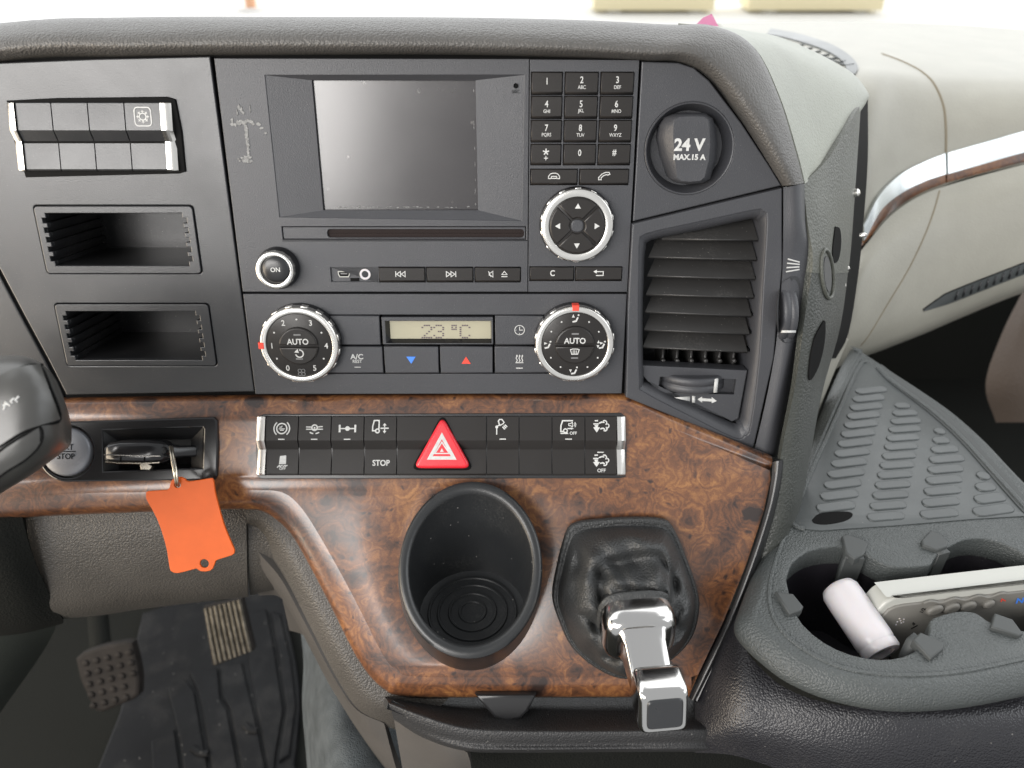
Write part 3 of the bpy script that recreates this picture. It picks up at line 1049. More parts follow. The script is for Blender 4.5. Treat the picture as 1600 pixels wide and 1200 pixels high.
t = thing('switch_row', 'upper left row of four blank rocker switches between bright chrome ends', 'switch panel', MF, (*MF.at(150, 275), 0), 'rows of rocker switches')
SUR[0] = m_gap  # near-black colour stands in for recess shade around the keys
sur = MF.poly([(12, 157), (90, 153), (262, 151), (275, 155), (285, 205), (291, 268), (280, 271), (120, 275), (42, 277), (24, 220)])
bank(t, MF, [37, 92, 148, 204, 260], (160, 204, 221, 267), 0.0042, MB().prism(sur, -.001, .0014, .0006), ((24, 36.5), (260.5, 276)), m_panel, {(3, 0): i_frost}, skew=0.02)

SUR[0] = m_satin
t = thing('switch_row', 'long row of black rocker switches with white symbols set in the burl wood', 'switch panel', WF, (*WF.at(690, 747), 0), 'rows of rocker switches')
sur = WF.poly([(404, 652), (412, 647), (970, 645), (976, 650), (979, 700), (977, 745), (968, 747), (408, 748), (402, 743), (401, 700)])
hz = {}
STOP = lambda mb, u, v, w: text(mb, 'STOP', u + .3 * mm, v - .2 * mm, 3.3 * mm, w, 0.9, .02)
exoff = lambda mb, u, v, w: (i_exh(mb, u, v + .9 * mm, w), text(mb, 'OFF', u + .4 * mm, v - 4.6 * mm, 2.0 * mm, w))
ic = {(0, 0): with_led(i_brake, -6.3 * mm), (1, 0): with_led(i_diff, -6.3 * mm), (2, 0): with_led(i_axle, -6.3 * mm), (3, 0): lambda mb, u, v, w: i_lift(mb, u, v + .8 * mm, w),
      (0, 1): i_skid, (3, 1): STOP, (5, 0): with_led(lambda mb, u, v, w: i_lamp(mb, u - 1 * mm, v + .8 * mm, w), -6.2 * mm), (7, 0): with_led(lambda mb, u, v, w: i_horn(mb, u, v + .6 * mm, w), -6.2 * mm),
      (8, 0): lambda mb, u, v, w: i_exh(mb, u, v + 1.2 * mm, w), (8, 1): with_led(exoff, 6.0 * mm)}
keys, vs, hh = bank(t, WF, [418, 468.5, 519.5, 570.5, 621, 760.5, 811, 862, 913, 962.5], (650, 688, 702, 742), 0.0046, MB().prism(sur, -.001, .0012, .0005), ((404, 417.5), (963, 976)), m_key, ic)
# hazard key
hk = keys[4][0]
tri = round_poly(WF.poly([(691, 650), (737, 732), (645, 732)], .006), .0052)
part('hazard_rim', MB().prism(round_poly(WF.poly([(691, 646), (741, 735), (641, 735)], .004), .0055), -.001, .0042, .0008), m_gap, hk, WF)
part('hazard_button', MB().prism(tri, 0, .0066, .0018, 4), m_red, hk, WF, sharp=60)
L = MB()
for r, wd in (((671.5, 715.5, 690.5, 681, 709, 715.5), 2.0), ((679.5, 708.5, 690.5, 691, 702, 708.5), 1.0)):
    p = WF.poly([(r[0], r[1]), (r[2], r[3]), (r[4], r[5])], .0066)
    L.stroke(p, wd * mm * (1.0 if wd > 1.5 else 0.7), .0067 + kk(), .00012, True)
L.prism(WF.poly([(687.5, 706), (690.5, 700.5), (693.5, 706)], .0066), .0065, .0068)
part('legend', L, m_white, hk, WF)

# ================================================================== radio and display unit
UL, UR = -0.1537, 0.0657
vy = lambda y: MF.at(700, y)[1]
us = MF.at(826, 300)[0]
rd = thing('radio_unit', 'grey black radio with square screen, number keypad and round dials', 'radio', MF, (UL, vy(458), 0))
sc_o = MF.poly([(414, 117.5), (819, 117), (815, 345), (437, 339)])
slot = MF.rect(441, 354, 822, 374.5)
mic = MF.at(806, 134, -.0005)
portr = MF.rect(517, 418, 591, 440.5)
knobc = MF.at(437, 417)
kr = []
for (x0, x1) in ((592.5, 664), (667, 739), (742.5, 813)):
    kr.append(MF.rect(x0, 418, x1, 440.5))
ex0 = lambda r: [(r[0], r[1]), (r[2], r[1]), (r[2], r[3]), (r[0], r[3])]
holes = [sc_o, ex0(slot), ex0(portr), circ(knobc[0], knobc[1], .0105, 32)]
holes += [(lambda r: [(r[0] - .0003, r[1] - .0003), (r[2] + .0003, r[1] - .0003), (r[2] + .0003, r[3] + .0003), (r[0] - .0003, r[3] + .0003)])(r) for r in kr]
part('display_faceplate', plate([(UL, vy(456)), (us - .0002, vy(456)), (us - .0002, vy(92)), (UL, vy(91))], holes, -.004, 0, .0003), m_radio, rd, MF)
pad_k = []
for r_, (y0, y1) in enumerate(((113, 147.5), (150.5, 185), (188, 222), (225.5, 257.5))):
    for c_i, (xa, xb) in enumerate((((828, 877.5), (882, 933.5), (937.5, 988.5)))):
        u0, u1 = [(us + .0011, us + .0171), (us + .0186, us + .0357), (us + .0372, us + .0542)][c_i]
        pad_k.append((u0, vy(y1), u1, vy(y0)))
call_k = [(us + .0011, vy(288.5), us + .0262, vy(264.5)), (us + .0276, vy(288.5), us + .0540, vy(264.5))]
cb_k = [(us + .0011, vy(438.5), us + .0258, vy(417)), (us + .0268, vy(438.5), us + .0530, vy(417))]
nav = MF.at(903, 352)
navr = .0200
ex = lambda r: [(r[0] - .0003, r[1] - .0003), (r[2] + .0003, r[1] - .0003), (r[2] + .0003, r[3] + .0003), (r[0] - .0003, r[3] + .0003)]
part('keypad_faceplate', plate([(us + .0002, vy(456)), (UR, vy(456)), (UR, vy(94)), (us + .0002, vy(93))], [ex(r) for r in pad_k + call_k + cb_k] + [circ(nav[0], nav[1], navr, 40)], -.004, 0, .0001), m_radio, rd, MF)
# fine joint line above the lower strip
bl = MB()
bl.stroke([MF.at(441, 376.5), MF.at(824, 376)], .0004, .00002, .00004)
part('joint_line', bl, m_gap, rd, MF)

# screen recess
sc_i = MF.poly([(487, 125.5), (743, 125.5), (747, 328.5), (505, 328.5)], -.0028)
bz = MB()
oz = ccw(sc_o); iz = ccw(sc_i)
bz.rings([[(x, y, -.0004) for x, y in oz], [(x, y, -.0028) for x, y in iz], [(x, y, -.0100) for x, y in iz]], False, False)
part('screen_bezel', bz, m_radio, rd, MF, sharp=20)
iz2 = inset(iz, -.0008)
scr = MB().prism(iz2, -.0090, -.0050)
so = part('screen', scr, m_screen, rd, MF)
ed = MB()
q = inset(iz, .0016)
for k in range(46):                                   # worn, frayed film edge round the glass
    s = random.random()
    side = random.choice((0, 0, 0, 1))
    a, c = V3((*q[side], 0)), V3((*q[(side + 1) % 4], 0))
    p = a + (c - a) * s
    l, hgt = random.uniform(.0004, .0016), random.uniform(.0001, .0004)
    d = (c - a).normalized(); n_ = V3((-d.y, d.x, 0))
    p += n_ * random.uniform(-.0004, .0001)
    ed.add([(*(p + d * l + n_ * 0)[:2], -.00495), (*(p + n_ * hgt)[:2], -.00495), (*(p - d * l)[:2], -.00495), (*(p - n_ * hgt)[:2], -.00495)], [[0, 1, 2, 3]])
part('film_edge', ed, m_mark, so, MF, kind='stuff')
sm = MF.at(655, 142, -.0050)
part('scratch_ring', MB().stroke(circ(sm[0], sm[1], .0007, 12, ry=.0010), .0003, -.00485, .00005, True), m_mark, so, MF)
part('microphone_hole', MB().lathe(mic[0], mic[1], [(.0013, -.0012), (.0012, .0001), (.0010, -.0004)], 16, False, True), m_gap, rd, MF)
part('microphone_legend', text(MB(), 'MIC', *MF.at(806, 143), .0017, -.0004), m_panel, rd, MF)

# disc slot
s = MF.rect(511, 358.5, 819, 371.5)
part('disc_slot_frame', plate([(slot[0] + .0004, slot[1] + .0004), (slot[2] - .0004, slot[1] + .0004), (slot[2] - .0004, slot[3] - .0004), (slot[0] + .0004, slot[3] - .0004)], [rrect(*s, .0018)], -.004, -.0006, .0002), m_radio, rd, MF)
vm = (s[1] + s[3]) / 2
part('slot_brush', MB().box(s[0] - .001, vm + .0001, -.0035, s[2] + .001, s[3] + .001, -.0016), m_felt, rd, MF)
part('slot_brush', MB().box(s[0] - .001, s[1] - .001, -.0035, s[2] + .001, vm - .0001, -.0018), m_felt, rd, MF)

# ports
po = part('port_plate', MB().box(portr[0], portr[1], -.004, portr[2] - .0002, portr[3], -.0012), m_radio, rd, MF)
us_, vs_ = MF.at(537, 428.5)
usb = [(us_ - .0031, vs_ + .0014), (us_ - .0031, vs_ - .0003), (us_ - .0024, vs_ - .0016), (us_ + .0024, vs_ - .0016), (us_ + .0031, vs_ - .0003), (us_ + .0031, vs_ + .0014)]
part('usb_socket', MB().prism(usb, -.0014, -.0010), m_gap, po, MF)
part('usb_shell', MB().stroke(ccw(usb), .0005, -.0009, .0004, True), m_silver, po, MF)
part('usb_tongue', MB().box(us_ - .0019, vs_ - .0002, -.0014, us_ + .0019, vs_ + .0005, -.0008), m_grey, po, MF)
uj, vj = MF.at(570.5, 428.5)
part('jack_socket', MB().lathe(uj, vj, [(.0034, -.002), (.0034, -.0004), (.0030, .0002), (.0020, .0002), (.0016, -.0006), (.0014, -.003)], 28, False, False), m_bottle, po, MF)
part('jack_hole', MB().lathe(uj, vj, [(.0016, -.0012), (.0001, -.0012)], 16, True, True), m_gap, po, MF)
rr_ = MF.rect(547, 435, 561, 440)
part('port_notch', MB().box(rr_[0], rr_[1], -.0013, rr_[2], rr_[3], -.0010), m_gap, po, MF)


def key(parent, r, h, fn=None, name='push_key', m=m_key, ch=.0012, lm=m_white, w0=-.0035):
    o = part(name, MB().wedge(*r, w0, h, .0004, ch), m, parent, MF, sharp=25)
    if fn:
        L = MB()
        fn(L, (r[0] + r[2]) / 2, (r[1] + ch + r[3]) / 2, h + .00012)
        part('legend', L, lm, o, MF)
    return o


def num(a, sub=''):
    def f(mb, u, v, w):
        if sub:
            text(mb, a, u, v + 1.1 * mm, 3.2 * mm, w, 0.78, .014)
            text(mb, sub, u + .1 * mm, v - 2.5 * mm, 1.75 * mm, w, 0.85, .006)
        else:
            text(mb, a, u, v + .4 * mm, 3.2 * mm, w, 0.78, .014)
    return f


def star(mb, u, v, w):
    for k in range(5):
        t = rad(90 + 72 * k)
        S(mb, u, v + .8 * mm, mm, w, [[(0, 0), (1.7 * math.cos(t), 1.7 * math.sin(t))]], .6 * mm)
    S(mb, u, v - 2.4 * mm, mm, w, [[(-1.1, 0), (1.1, 0)], [(0, -1.1), (0, 1.1)]], .4 * mm)


labs = [num('1'), num('2', 'ABC'), num('3', 'DEF'), num('4', 'GHI'), num('5', 'JKL'), num('6', 'MNO'), num('7', 'PQRS'), num('8', 'TUV'), num('9', 'WXYZ'), star, num('0'), num('#')]
for r, f in zip(pad_k, labs):
    key(rd, r, .0012, f, 'number_key', ch=.0013)


def i_hang(mb, u, v, w):
    mb.stroke([(u + x * mm, v + y * mm) for x, y in [(-3.0, -1.3), (-3.0, -.2), (-2.0, 1.1), (-.8, 1.5), (.8, 1.5), (2.0, 1.1), (3.0, -.2), (3.0, -1.3), (1.6, -1.3), (1.4, -.2), (-1.4, -.2), (-1.6, -1.3)]], .45 * mm, w, .00012, True)
    S(mb, u, v - .2 * mm, mm, w, [[(-1.3, -1.0), (1.3, -1.0)]], .5 * mm)


def i_call(mb, u, v, w):
    mb.stroke([(u + x * mm, v + y * mm) for x, y in [(-3.0, -1.9), (-3.0, -.7), (-1.4, 1.0), (.6, 1.9), (2.6, 1.9), (3.0, .9), (1.7, .5), (1.1, .8), (-.6, .1), (-1.7, -1.0), (-1.6, -1.9)]], .45 * mm, w, .00012, True)


key(rd, call_k[0], .0012, i_hang, 'call_key'); key(rd, call_k[1], .0012, i_call, 'call_key')


def i_skip(sg):
    def f(mb, u, v, w):
        for dx in (-1.9, .7):
            S(mb, u, v, mm, w, [[(sg * dx, -1.5), (sg * dx, 1.5), (sg * (dx + 2.2), 0)]], .45 * mm, True)
        S(mb, u, v, mm, w, [[(sg * 3.4, -1.6), (sg * 3.4, 1.6)]], .45 * mm)
    return f


def i_eject(mb, u, v, w):
    S(mb, u - 3.6 * mm, v, mm, w, [[(-1.2, -.7), (-1.2, .7), (-.3, .7), (.9, 1.7), (.9, -1.7), (-.3, -.7)]], .4 * mm, True)
    S(mb, u - 3.6 * mm, v, mm, w, [[(-1.6, 1.6), (-.2, -1.6)]], .4 * mm)
    S(mb, u + 3.8 * mm, v, mm, w, [[(-1.5, -.2), (1.5, -.2), (0, 1.6)]], .4 * mm, True)
    S(mb, u + 3.8 * mm, v, mm, w, [[(-1.7, -1.4), (1.7, -1.4)]], .5 * mm)


def i_back(mb, u, v, w):
    S(mb, u, v, mm, w, [[(-1.6, .9), (2.5, .9), (2.5, -1.3), (-1.6, -1.3)]], .5 * mm)
    fill(mb, u - 1.6 * mm, v + .9 * mm, mm, w, [(.5, -1.1), (.5, 1.1), (-1.5, 0)])


key(rd, kr[0], .0010, i_skip(-1), 'track_key'); key(rd, kr[1], .0010, i_skip(1), 'track_key'); key(rd, kr[2], .0010, i_eject, 'eject_key')
key(rd, cb_k[0], .0010, lambda mb, u, v, w: text(mb, 'C', u + .3 * mm, v, 3.2 * mm, w, .85, .02), 'clear_key'); key(rd, cb_k[1], .0010, i_back, 'back_key')


# ---- round dials
def dial(parent, name, fr, c, R, h, ribs=12, red=None, skirt=1.03, ringw=.10, face_m=m_key, rib_skip=()):
    """black skirt, chrome ring with raised grip ribs, dark face; c is the centre in frame coordinates"""
    o = part(name, MB().lathe(c[0], c[1], [(R * skirt, -.003), (R * skirt, h * .25), (R * 1.0, h * .62), (R * .96, h * .70)], 56), m_gloss, parent, fr)
    part('chrome_ring', MB().lathe(c[0], c[1], [(R * 1.01, h * .35), (R * 1.008, h * .70), (R * .998, h * .86), (R * .978, h * .96), (R * .955, h), (R * (1.012 - ringw), h), (R * (.993 - ringw), h * .97), (R * (.985 - ringw), h * .90), (R * (.985 - ringw), h * .8)], 64), m_chrome, o, fr, sharp=60)
    part('dial_face', MB().lathe(c[0], c[1], [(R * (.99 - ringw), h * .6), (R * (.985 - ringw), h * .90), (R * (.95 - ringw), h * .94), (R * .02, h * .94)], 56, False, True), face_m, o, fr)
    s = R * .085
    for k in range(ribs):
        if k in rib_skip: continue
        t = 2 * math.pi * (k + .5) / ribs
        b = MB().prism([(R * .97, -s), (R * 1.022, -s), (R * 1.022, s), (R * .97, s)], h * .20, h * .82, .0003, 1)
        ca, sa = math.cos(t), math.sin(t)
        b.v = [V3((c[0] + p.x * ca - p.y * sa, c[1] + p.x * sa + p.y * ca, p.z)) for p in b.v]
        part('grip_rib', b, m_chrome, o, fr)
    if red is not None:
        b = MB().prism([(R * .885, -s), (R * 1.03, -s), (R * 1.03, s), (R * .885, s)], h * .35, h * 1.03, .0003, 1)
        ca, sa = math.cos(rad(red)), math.sin(rad(red))
        b.v = [V3((c[0] + p.x * ca - p.y * sa, c[1] + p.x * sa + p.y * ca, p.z)) for p in b.v]
        part('red_marker', b, m_redp, o, fr)
    return o


H = .0068
d = dial(rd, 'volume_knob', MF, MF.at(433.5, 419.5, H * .4), .0106, .0085, 14, skirt=1.12, ringw=.26)
c = MF.at(431, 421.5, .009)
part('knob_cap', MB().lathe(c[0], c[1], [(.0079, .0075), (.0076, .0086), (.0066, .0094), (.0035, .0099), (.0002, .0100)], 40, False, True), m_satin, d, MF)
part('legend', text(MB(), 'ON', c[0], c[1] + .0002, .0024, .0100), m_white, d, MF)

H = .0062
c = MF.at(902, 353, H)
d = dial(rd, 'navigation_dial', MF, c, .0198, H, 14, ringw=.21, skirt=1.04)
for k in range(4):
    a0 = 45 + 90 * k + 2.2
    p = circ(0, 0, .0150, 14, a0, a0 + 85.6) + circ(0, 0, .0042, 6, a0 + 81, a0 + 4.5)
    p2 = [(c[0] + x, c[1] + y) for x, y in p]
    b = MB().prism(p2, H * .8, H * 1.12, .0008, 2)
    o = part('direction_key', b, m_key, rd, MF, sharp=50)
    L = MB()
    ca, sa = math.cos(rad(90 * k + 90)), math.sin(rad(90 * k + 90))
    tr = [(.0094, -.0016), (.0122, 0), (.0094, .0016)]
    L.prism([(c[0] + x * ca - y * sa, c[1] + x * sa + y * ca) for x, y in tr], H * 1.12 - .0001, H * 1.12 + .00014)
    part('legend', L, m_white, o, MF)
part('centre_key', MB().prism(rrect(c[0] - .0034, c[1] - .0034, c[0] + .0034, c[1] + .0034, .0028), H * .8, H * 1.05, .0006), m_radio, rd, MF)

# ---- scuff left on the faceplate by something that was stuck there
sfm = MB()
random.seed(3)


def blob(x, y, rx, ry, n=9, z=.0002):
    u, v = MF.at(x, y)
    s = .00042
    p = [(u + (rx * s) * math.cos(2 * math.pi * k / n) * random.uniform(.6, 1.15), v + (ry * s) * math.sin(2 * math.pi * k / n) * random.uniform(.6, 1.15)) for k in range(n)]
    sfm.prism(p, -.0001, z + random.uniform(0, .0002), .0001, 1)


for k in range(34):
    y = 196 + k * 1.55
    blob(384 + k * .17 + random.uniform(-1.0, 1.0), y, random.uniform(1.6, 3.2), random.uniform(1.6, 3.0))
for k in range(12):
    blob(372 + k * 2.1, 190 + random.uniform(-2, 2.5) + abs(k - 5) * .2, random.uniform(2, 3.6), random.uniform(1.6, 3.4))
for k in range(20):
    blob(386 + random.gauss(0, 6), 250 + random.uniform(-6, 4), random.uniform(1.2, 3.0), random.uniform(1.2, 2.6))
for (x, y, rx, ry) in ((377, 170, 2.6, 4), (374, 168, 2, 3.5), (380, 176, 2, 3), (364, 194, 4, 2), (363, 188, 2, 4), (368, 195, 2, 3), (404, 194, 4, 3), (409, 200, 3, 2), (415, 208, 2.4, 1.6), (391, 170, .8, 5), (371, 176, 1, 4)):
    blob(x, y, rx, ry)
part('glue_residue', sfm, m_mark, rd, MF, kind='stuff')

# ================================================================== climate control unit
cl = thing('climate_control', 'climate panel with two chrome ringed dials and a 23 degree display', 'climate control', MF, (UL, vy(617), 0))
dl, dr = MF.at(470, 538), MF.at(896, 536)
k_top = [MF.rect(505, 493, 594, 539), MF.rect(773.5, 493, 862, 538.5)]
disp = MF.rect(597.5, 495, 770.5, 537.5)
k_bot = [MF.rect(505, 541, 598.5, 583.5), MF.rect(601, 541, 685.5, 583.5), MF.rect(688, 541, 770, 583.5), MF.rect(773, 541, 862, 583)]
u_in0, u_in1 = k_top[0][0], k_top[1][2]
cut = [(k_bot[0][0] - .0003, k_bot[0][1] - .0004), (k_bot[3][2] + .0003, k_bot[3][1] - .0004), (k_top[1][2] + .0003, k_top[1][3] + .0004), (k_top[0][0] - .0003, k_top[0][3] + .0004)]
part('faceplate', plate([(UL, vy(616)), (UR, vy(615)), (UR, vy(459.5)), (UL, vy(459.5))], [cut], -.004, 0, .0004), m_radio, cl, MF)
hk_ = .0010
key(cl, k_top[0], hk_, None, 'climate_key', m_radio, .0008)


def i_clock(mb, u, v, w):
    u -= 2.2 * mm
    ring_(mb, u, v, 2.8 * mm, w, .4 * mm)
    S(mb, u, v, mm, w, [[(0, 2.0), (0, 0), (1.9, 0)], [(-2.3, 0), (-1.8, 0)], [(0, -2.3), (0, -1.8)]], .4 * mm)


def i_heat(mb, u, v, w):
    u -= 2.2 * mm
    for dx in (-1.6, 0, 1.6):
        S(mb, u + dx * mm, v, mm, w, [[(-.2, -1.5), (.35, -.6), (-.35, .7), (.1, 1.9)]], .5 * mm)
        fill(mb, u + (dx + .1) * mm, v + 2.2 * mm, mm, w, [(-.6, -.3), (.6, -.3), (0, .8)])
    S(mb, u, v, mm, w, [[(-2.3, -2.0), (2.3, -2.0)]], .5 * mm)
    S(mb, u, v, mm, w, [[(-2, -5.4), (2, -5.4)]], .6 * mm)


key(cl, k_top[1], hk_, i_clock, 'climate_key', m_radio, .0008)
key(cl, k_bot[0], hk_, lambda mb, u, v, w: (text(mb, 'A/C', u + 2.6 * mm, v + 1.8 * mm, 3.0 * mm, w, 1.05, .02), text(mb, 'REST', u + 2.6 * mm, v - 1.1 * mm, 1.9 * mm, w, 0.95, .008),
                                            S(mb, u + 2.6 * mm, v, mm, w, [[(-1.8, -4.7), (1.8, -4.7)]], .4 * mm)), 'climate_key', m_radio)
key(cl, k_bot[1], hk_, lambda mb, u, v, w: fill(mb, u - .2 * mm, v - .4 * mm, mm, w, [(-2.7, 2.2), (2.7, 2.2), (0, -2.2)]), 'climate_key', m_radio, lm=m_blue)
key(cl, k_bot[2], hk_, lambda mb, u, v, w: fill(mb, u - .2 * mm, v - .4 * mm, mm, w, [(-2.7, -2.2), (2.7, -2.2), (0, 2.2)]), 'climate_key', m_radio, lm=m_redp)
key(cl, k_bot[3], hk_, i_heat, 'climate_key', m_radio)
lo, li = MF.rect(603, 501, 768, 535.5), MF.rect(607, 503, 768, 533)
fr_ = part('display_frame', plate([(disp[0], disp[1]), (disp[2], disp[1]), (disp[2], disp[3]), (disp[0], disp[3])], [[(lo[0], lo[1]), (lo[2], lo[1]), (lo[2], lo[3]), (lo[0], lo[3])]], -.0035, .0010, .0003), m_radio, cl, MF)
bz = MB()
O = [(lo[0], lo[1]), (lo[2], lo[1]), (lo[2], lo[3]), (lo[0], lo[3])]
I = [(lo[0] + .0022, lo[1] + .0018), (lo[2] - .0006, lo[1] + .0018), (lo[2] - .0006, lo[3] - .0006), (lo[0] + .0022, lo[3] - .0006)]
bz.rings([[(x, y, .0007) for x, y in O], [(x, y, -.0026) for x, y in I]], False, False)
part('display_reveal', bz, m_gloss, fr_, MF, sharp=20)
lcd = part('lcd_panel', MB().prism(inset(ccw(I), -.0003), -.0032, -.0025), m_lcd, cl, MF)
G = {'2': ["01110", "10001", "00001", "00010", "00100", "01000", "11111"], '3': ["01110", "10001", "00001", "00110", "00001", "10001", "01110"], 'C': ["01110", "10001", "10000", "10000", "10000", "10001", "01110"], 'o': ["111", "101", "111"]}
dm = MB()


def dots(g, px, py, pw, ph):
    for r_, row in enumerate(G[g]):
        for c_, ch_ in enumerate(row):
            if ch_ == '1':
                u, v = MF.at(px + c_ * pw, py + r_ * ph, -.0025)
                dm.box(u - pw * .00015, v - ph * .00013, -.00255, u + pw * .00015, v + ph * .00013, -.00238)


dots('2', 660, 508.5, 3.5, 3.15); dots('3', 678.5, 508.5, 3.5, 3.15); dots('o', 706.5, 508.5, 3.0, 3.0); dots('C', 719.5, 508.5, 3.5, 3.15)
part('digits', dm, m_seg, lcd, MF)

H = .0088
RD = .0226
for which, (cx, cy), redang in (('left', (467, 540.5), 180), ('right', (898, 539), 90)):
    c = MF.at(cx, cy, H)
    lab = 'fan speed dial' if which == 'left' else 'air direction dial'
    d = dial(cl, 'rotary_dial', MF, c, RD, H, 16, redang, skirt=1.03, ringw=.15, rib_skip=(7, 8) if which == 'left' else (3, 4))
    rb = .0112
    hb = H + .0013
    for (a0, a1) in ((3, 177), (183, 357)):
        p = circ(c[0], c[1], rb, 24, a0, a1)
        part('half_button', MB().prism(p, H * .85, hb, .0010, 3), m_key, d, MF, sharp=50)
    L, Lg = MB(), MB()
    text(L, 'AUTO', c[0], c[1] + 2.9 * mm, 3.3 * mm, hb + .0001, 0.92, .02)
    Lg.stroke([(c[0] - 2 * mm, c[1] + 7.0 * mm), (c[0] + 2 * mm, c[1] + 7.0 * mm)], .9 * mm, hb + .0001)
    Lg.stroke([(c[0] - 2 * mm, c[1] - 7.4 * mm), (c[0] + 2 * mm, c[1] - 7.4 * mm)], .8 * mm, hb + .0001)
    wf = H * .94 + .00014
    rl_ = RD * .69
    if which == 'left':
        for s_, a in (('0', 240), ('1', 180), ('2', 120), ('3', 60), ('4', 0), ('5', 300)):
            text(L, s_, c[0] + rl_ * math.cos(rad(a)), c[1] + rl_ * math.sin(rad(a)), 3.2 * mm, wf, 0.95, .012)
        for a in (90, 150, 30, 210, 330):
            L.prism(circ(c[0] + rl_ * math.cos(rad(a)), c[1] + rl_ * math.sin(rad(a)), .55 * mm, 8), wf - .0001, wf + .0001)
        for k in range(4):
            a = rad(45 + 90 * k)
            x, y = c[0] + 1.4 * mm * math.cos(a), c[1] - rl_ - .6 * mm + 1.4 * mm * math.sin(a)
            ring_(Lg, x, y, 1.0 * mm, wf, .35 * mm)
        ring_(L, c[0] + .3 * mm, c[1] - 4.2 * mm, 2.2 * mm, hb, .7 * mm, -170, 90)
        fill(L, c[0] - 1.2 * mm, c[1] - 2.8 * mm, mm, hb, [(-1.4, -.6), (1.2, -1.0), (.6, 1.4)])
    else:
        def seat(px, py, arrows):
            S(L, px, py, mm, wf, [[(-1.6, -2.0), (.4, -1.6), (1.4, .6)]], .9 * mm)
            L.prism(circ(px + 1.7 * mm, py + 1.9 * mm, .55 * mm, 8), wf - .0001, wf + .0001)
            for (ax, ay, dx, dy) in arrows:
                n_ = (-dy, dx)
                fill(L, px + ax * mm, py + ay * mm, mm, wf, [(n_[0] * .8 - dx * .6, n_[1] * .8 - dy * .6), (dx * 1.2, dy * 1.2), (-n_[0] * .8 - dx * .6, -n_[1] * .8 - dy * .6)])
        for a, arr in ((90, [(-1.2, 1.2, 0, 1)]), (180, [(-1.3, .8, 1, 0)]), (270, [(-2.0, .0, 0, -1)]), (0, [(-2.0, 1.6, 0, 1), (-.4, 1.0, 1, 0), (-2.2, -.8, 0, -1)])):
            seat(c[0] + rl_ * math.cos(rad(a)), c[1] + rl_ * math.sin(rad(a)), arr)
        for a in (30, 60, 120, 150, 210, 240, 300, 330):
            L.prism(circ(c[0] + rl_ * math.cos(rad(a)), c[1] + rl_ * math.sin(rad(a)), .5 * mm, 8), wf - .0001, wf + .0001)
        S(L, c[0], c[1] - 3.6 * mm, mm, hb + .0001, [[(-2.5, 1.2), (-1.2, 1.6), (1.2, 1.6), (2.5, 1.2), (1.7, -1.5), (-1.7, -1.5)]], .5 * mm, True)
        for dx in (-.9, 0, .9):
            S(L, c[0] + dx * mm, c[1] - 3.6 * mm, mm, hb + .0001, [[(0, -1.2), (0, .8)]], .4 * mm)
    part('legend', L, m_white, d, MF)
    part('indicator', Lg, m_grey, d, MF)

# ================================================================== 24 volt socket with cap
sk = thing('power_socket', 'round recessed 24V power socket closed by a black cap', 'power socket', MF, (SC[0], SC[1], 0))
part('collar', MB().lathe(SC[0], SC[1], [(.0240, .0002), (.0236, .0006), (.0230, .0004), (.0205, -.0045), (.0195, -.0085), (.0002, -.0090)], 56, False, True), m_radio, sk, MF)
capo = [(1041, 184), (1056, 178), (1080, 176), (1104, 177), (1116, 185), (1121, 202), (1123, 225), (1121, 250), (1112, 280), (1100, 287), (1078, 289), (1058, 286), (1048, 279), (1037, 245), (1031, 215), (1034, 196)]
cb = MB()
p = ccw(MF.poly(capo, .004))
R_ = [[(x, y, -.0085) for x, y in p], [(x, y, .0010) for x, y in p]]
top = ccw(MF.poly([(1052, 187), (1060, 181.5), (1080, 180), (1100, 181), (1108, 187), (1110, 203), (1111, 225), (1109, 250), (1102, 278), (1094, 284), (1078, 285.5), (1063, 284), (1056, 278), (1052, 245), (1050, 215), (1050, 198)], .0075))
R_ += [[(a[0] * .5 + b[0] * .5, a[1] * .5 + b[1] * .5, .0048) for a, b in zip(p, top)], [(x, y, .0072) for x, y in top], [(x, y, .0078) for x, y in inset(top, .0006)]]
cb.rings(R_)
cap = part('cap', cb, m_radio, sk, MF, sharp=45)
L = MB()
u, v = MF.at(1077, 226, .0078)
text(L, '24 V', u, v, .0058, .0079, 1.0, .035)
u, v = MF.at(1077, 245.5, .0078)
text(L, 'MAX.15 A', u, v, .0027, .0079, 1.0, .035)
part('legend', L, m_white, cap, MF)

# ================================================================== air vent
av = thing('air_vent', 'black louvred air vent with seven slats and two thumbwheels', 'air vent', MF, (*MF.at(1080, 690), 0))
Q = cr([(999, 400), (1000, 380), (1010, 366), (1090, 348), (1178, 329), (1192, 331), (1198, 346), (1192, 450), (1186, 560), (1173, 664), (1164, 681), (1147, 684), (1080, 651), (1007, 613), (1000, 596), (998, 500), (999, 400)], 3)[:-1]
Qi = cr([(1007, 402), (1009, 388), (1018, 375), (1090, 360), (1172, 342), (1183, 344), (1187, 356), (1181, 450), (1172, 560), (1158, 648), (1154, 657), (1144, 661), (1080, 630), (1012, 598), (1006, 590), (1004, 500), (1007, 402)], 3)[:-1]
HV = .0030
part('frame', plate(MF.poly([(988, 350), (1100, 323), (1222, 294), (1222, 420), (1209, 560), (1180, 690), (1176, 702), (978, 621), (981, 480)], HV), [ccw(MF.poly(Q, HV))], -.006, HV, .0008), m_radio, av, MF)
qo, qi = MF.poly(Q, HV), MF.poly(Qi, -.004)
b = MB()
b.rings([[(x, y, HV - .0009) for x, y in qo], [(x * .55 + x2 * .45, y * .55 + y2 * .45, .0012) for (x, y), (x2, y2) in zip(qo, qi)], [(x, y, -.004) for x, y in qi], [(x, y, -.045) for x, y in qi]], False, True)
part('pocket', b, m_radio, av, MF, sharp=60)
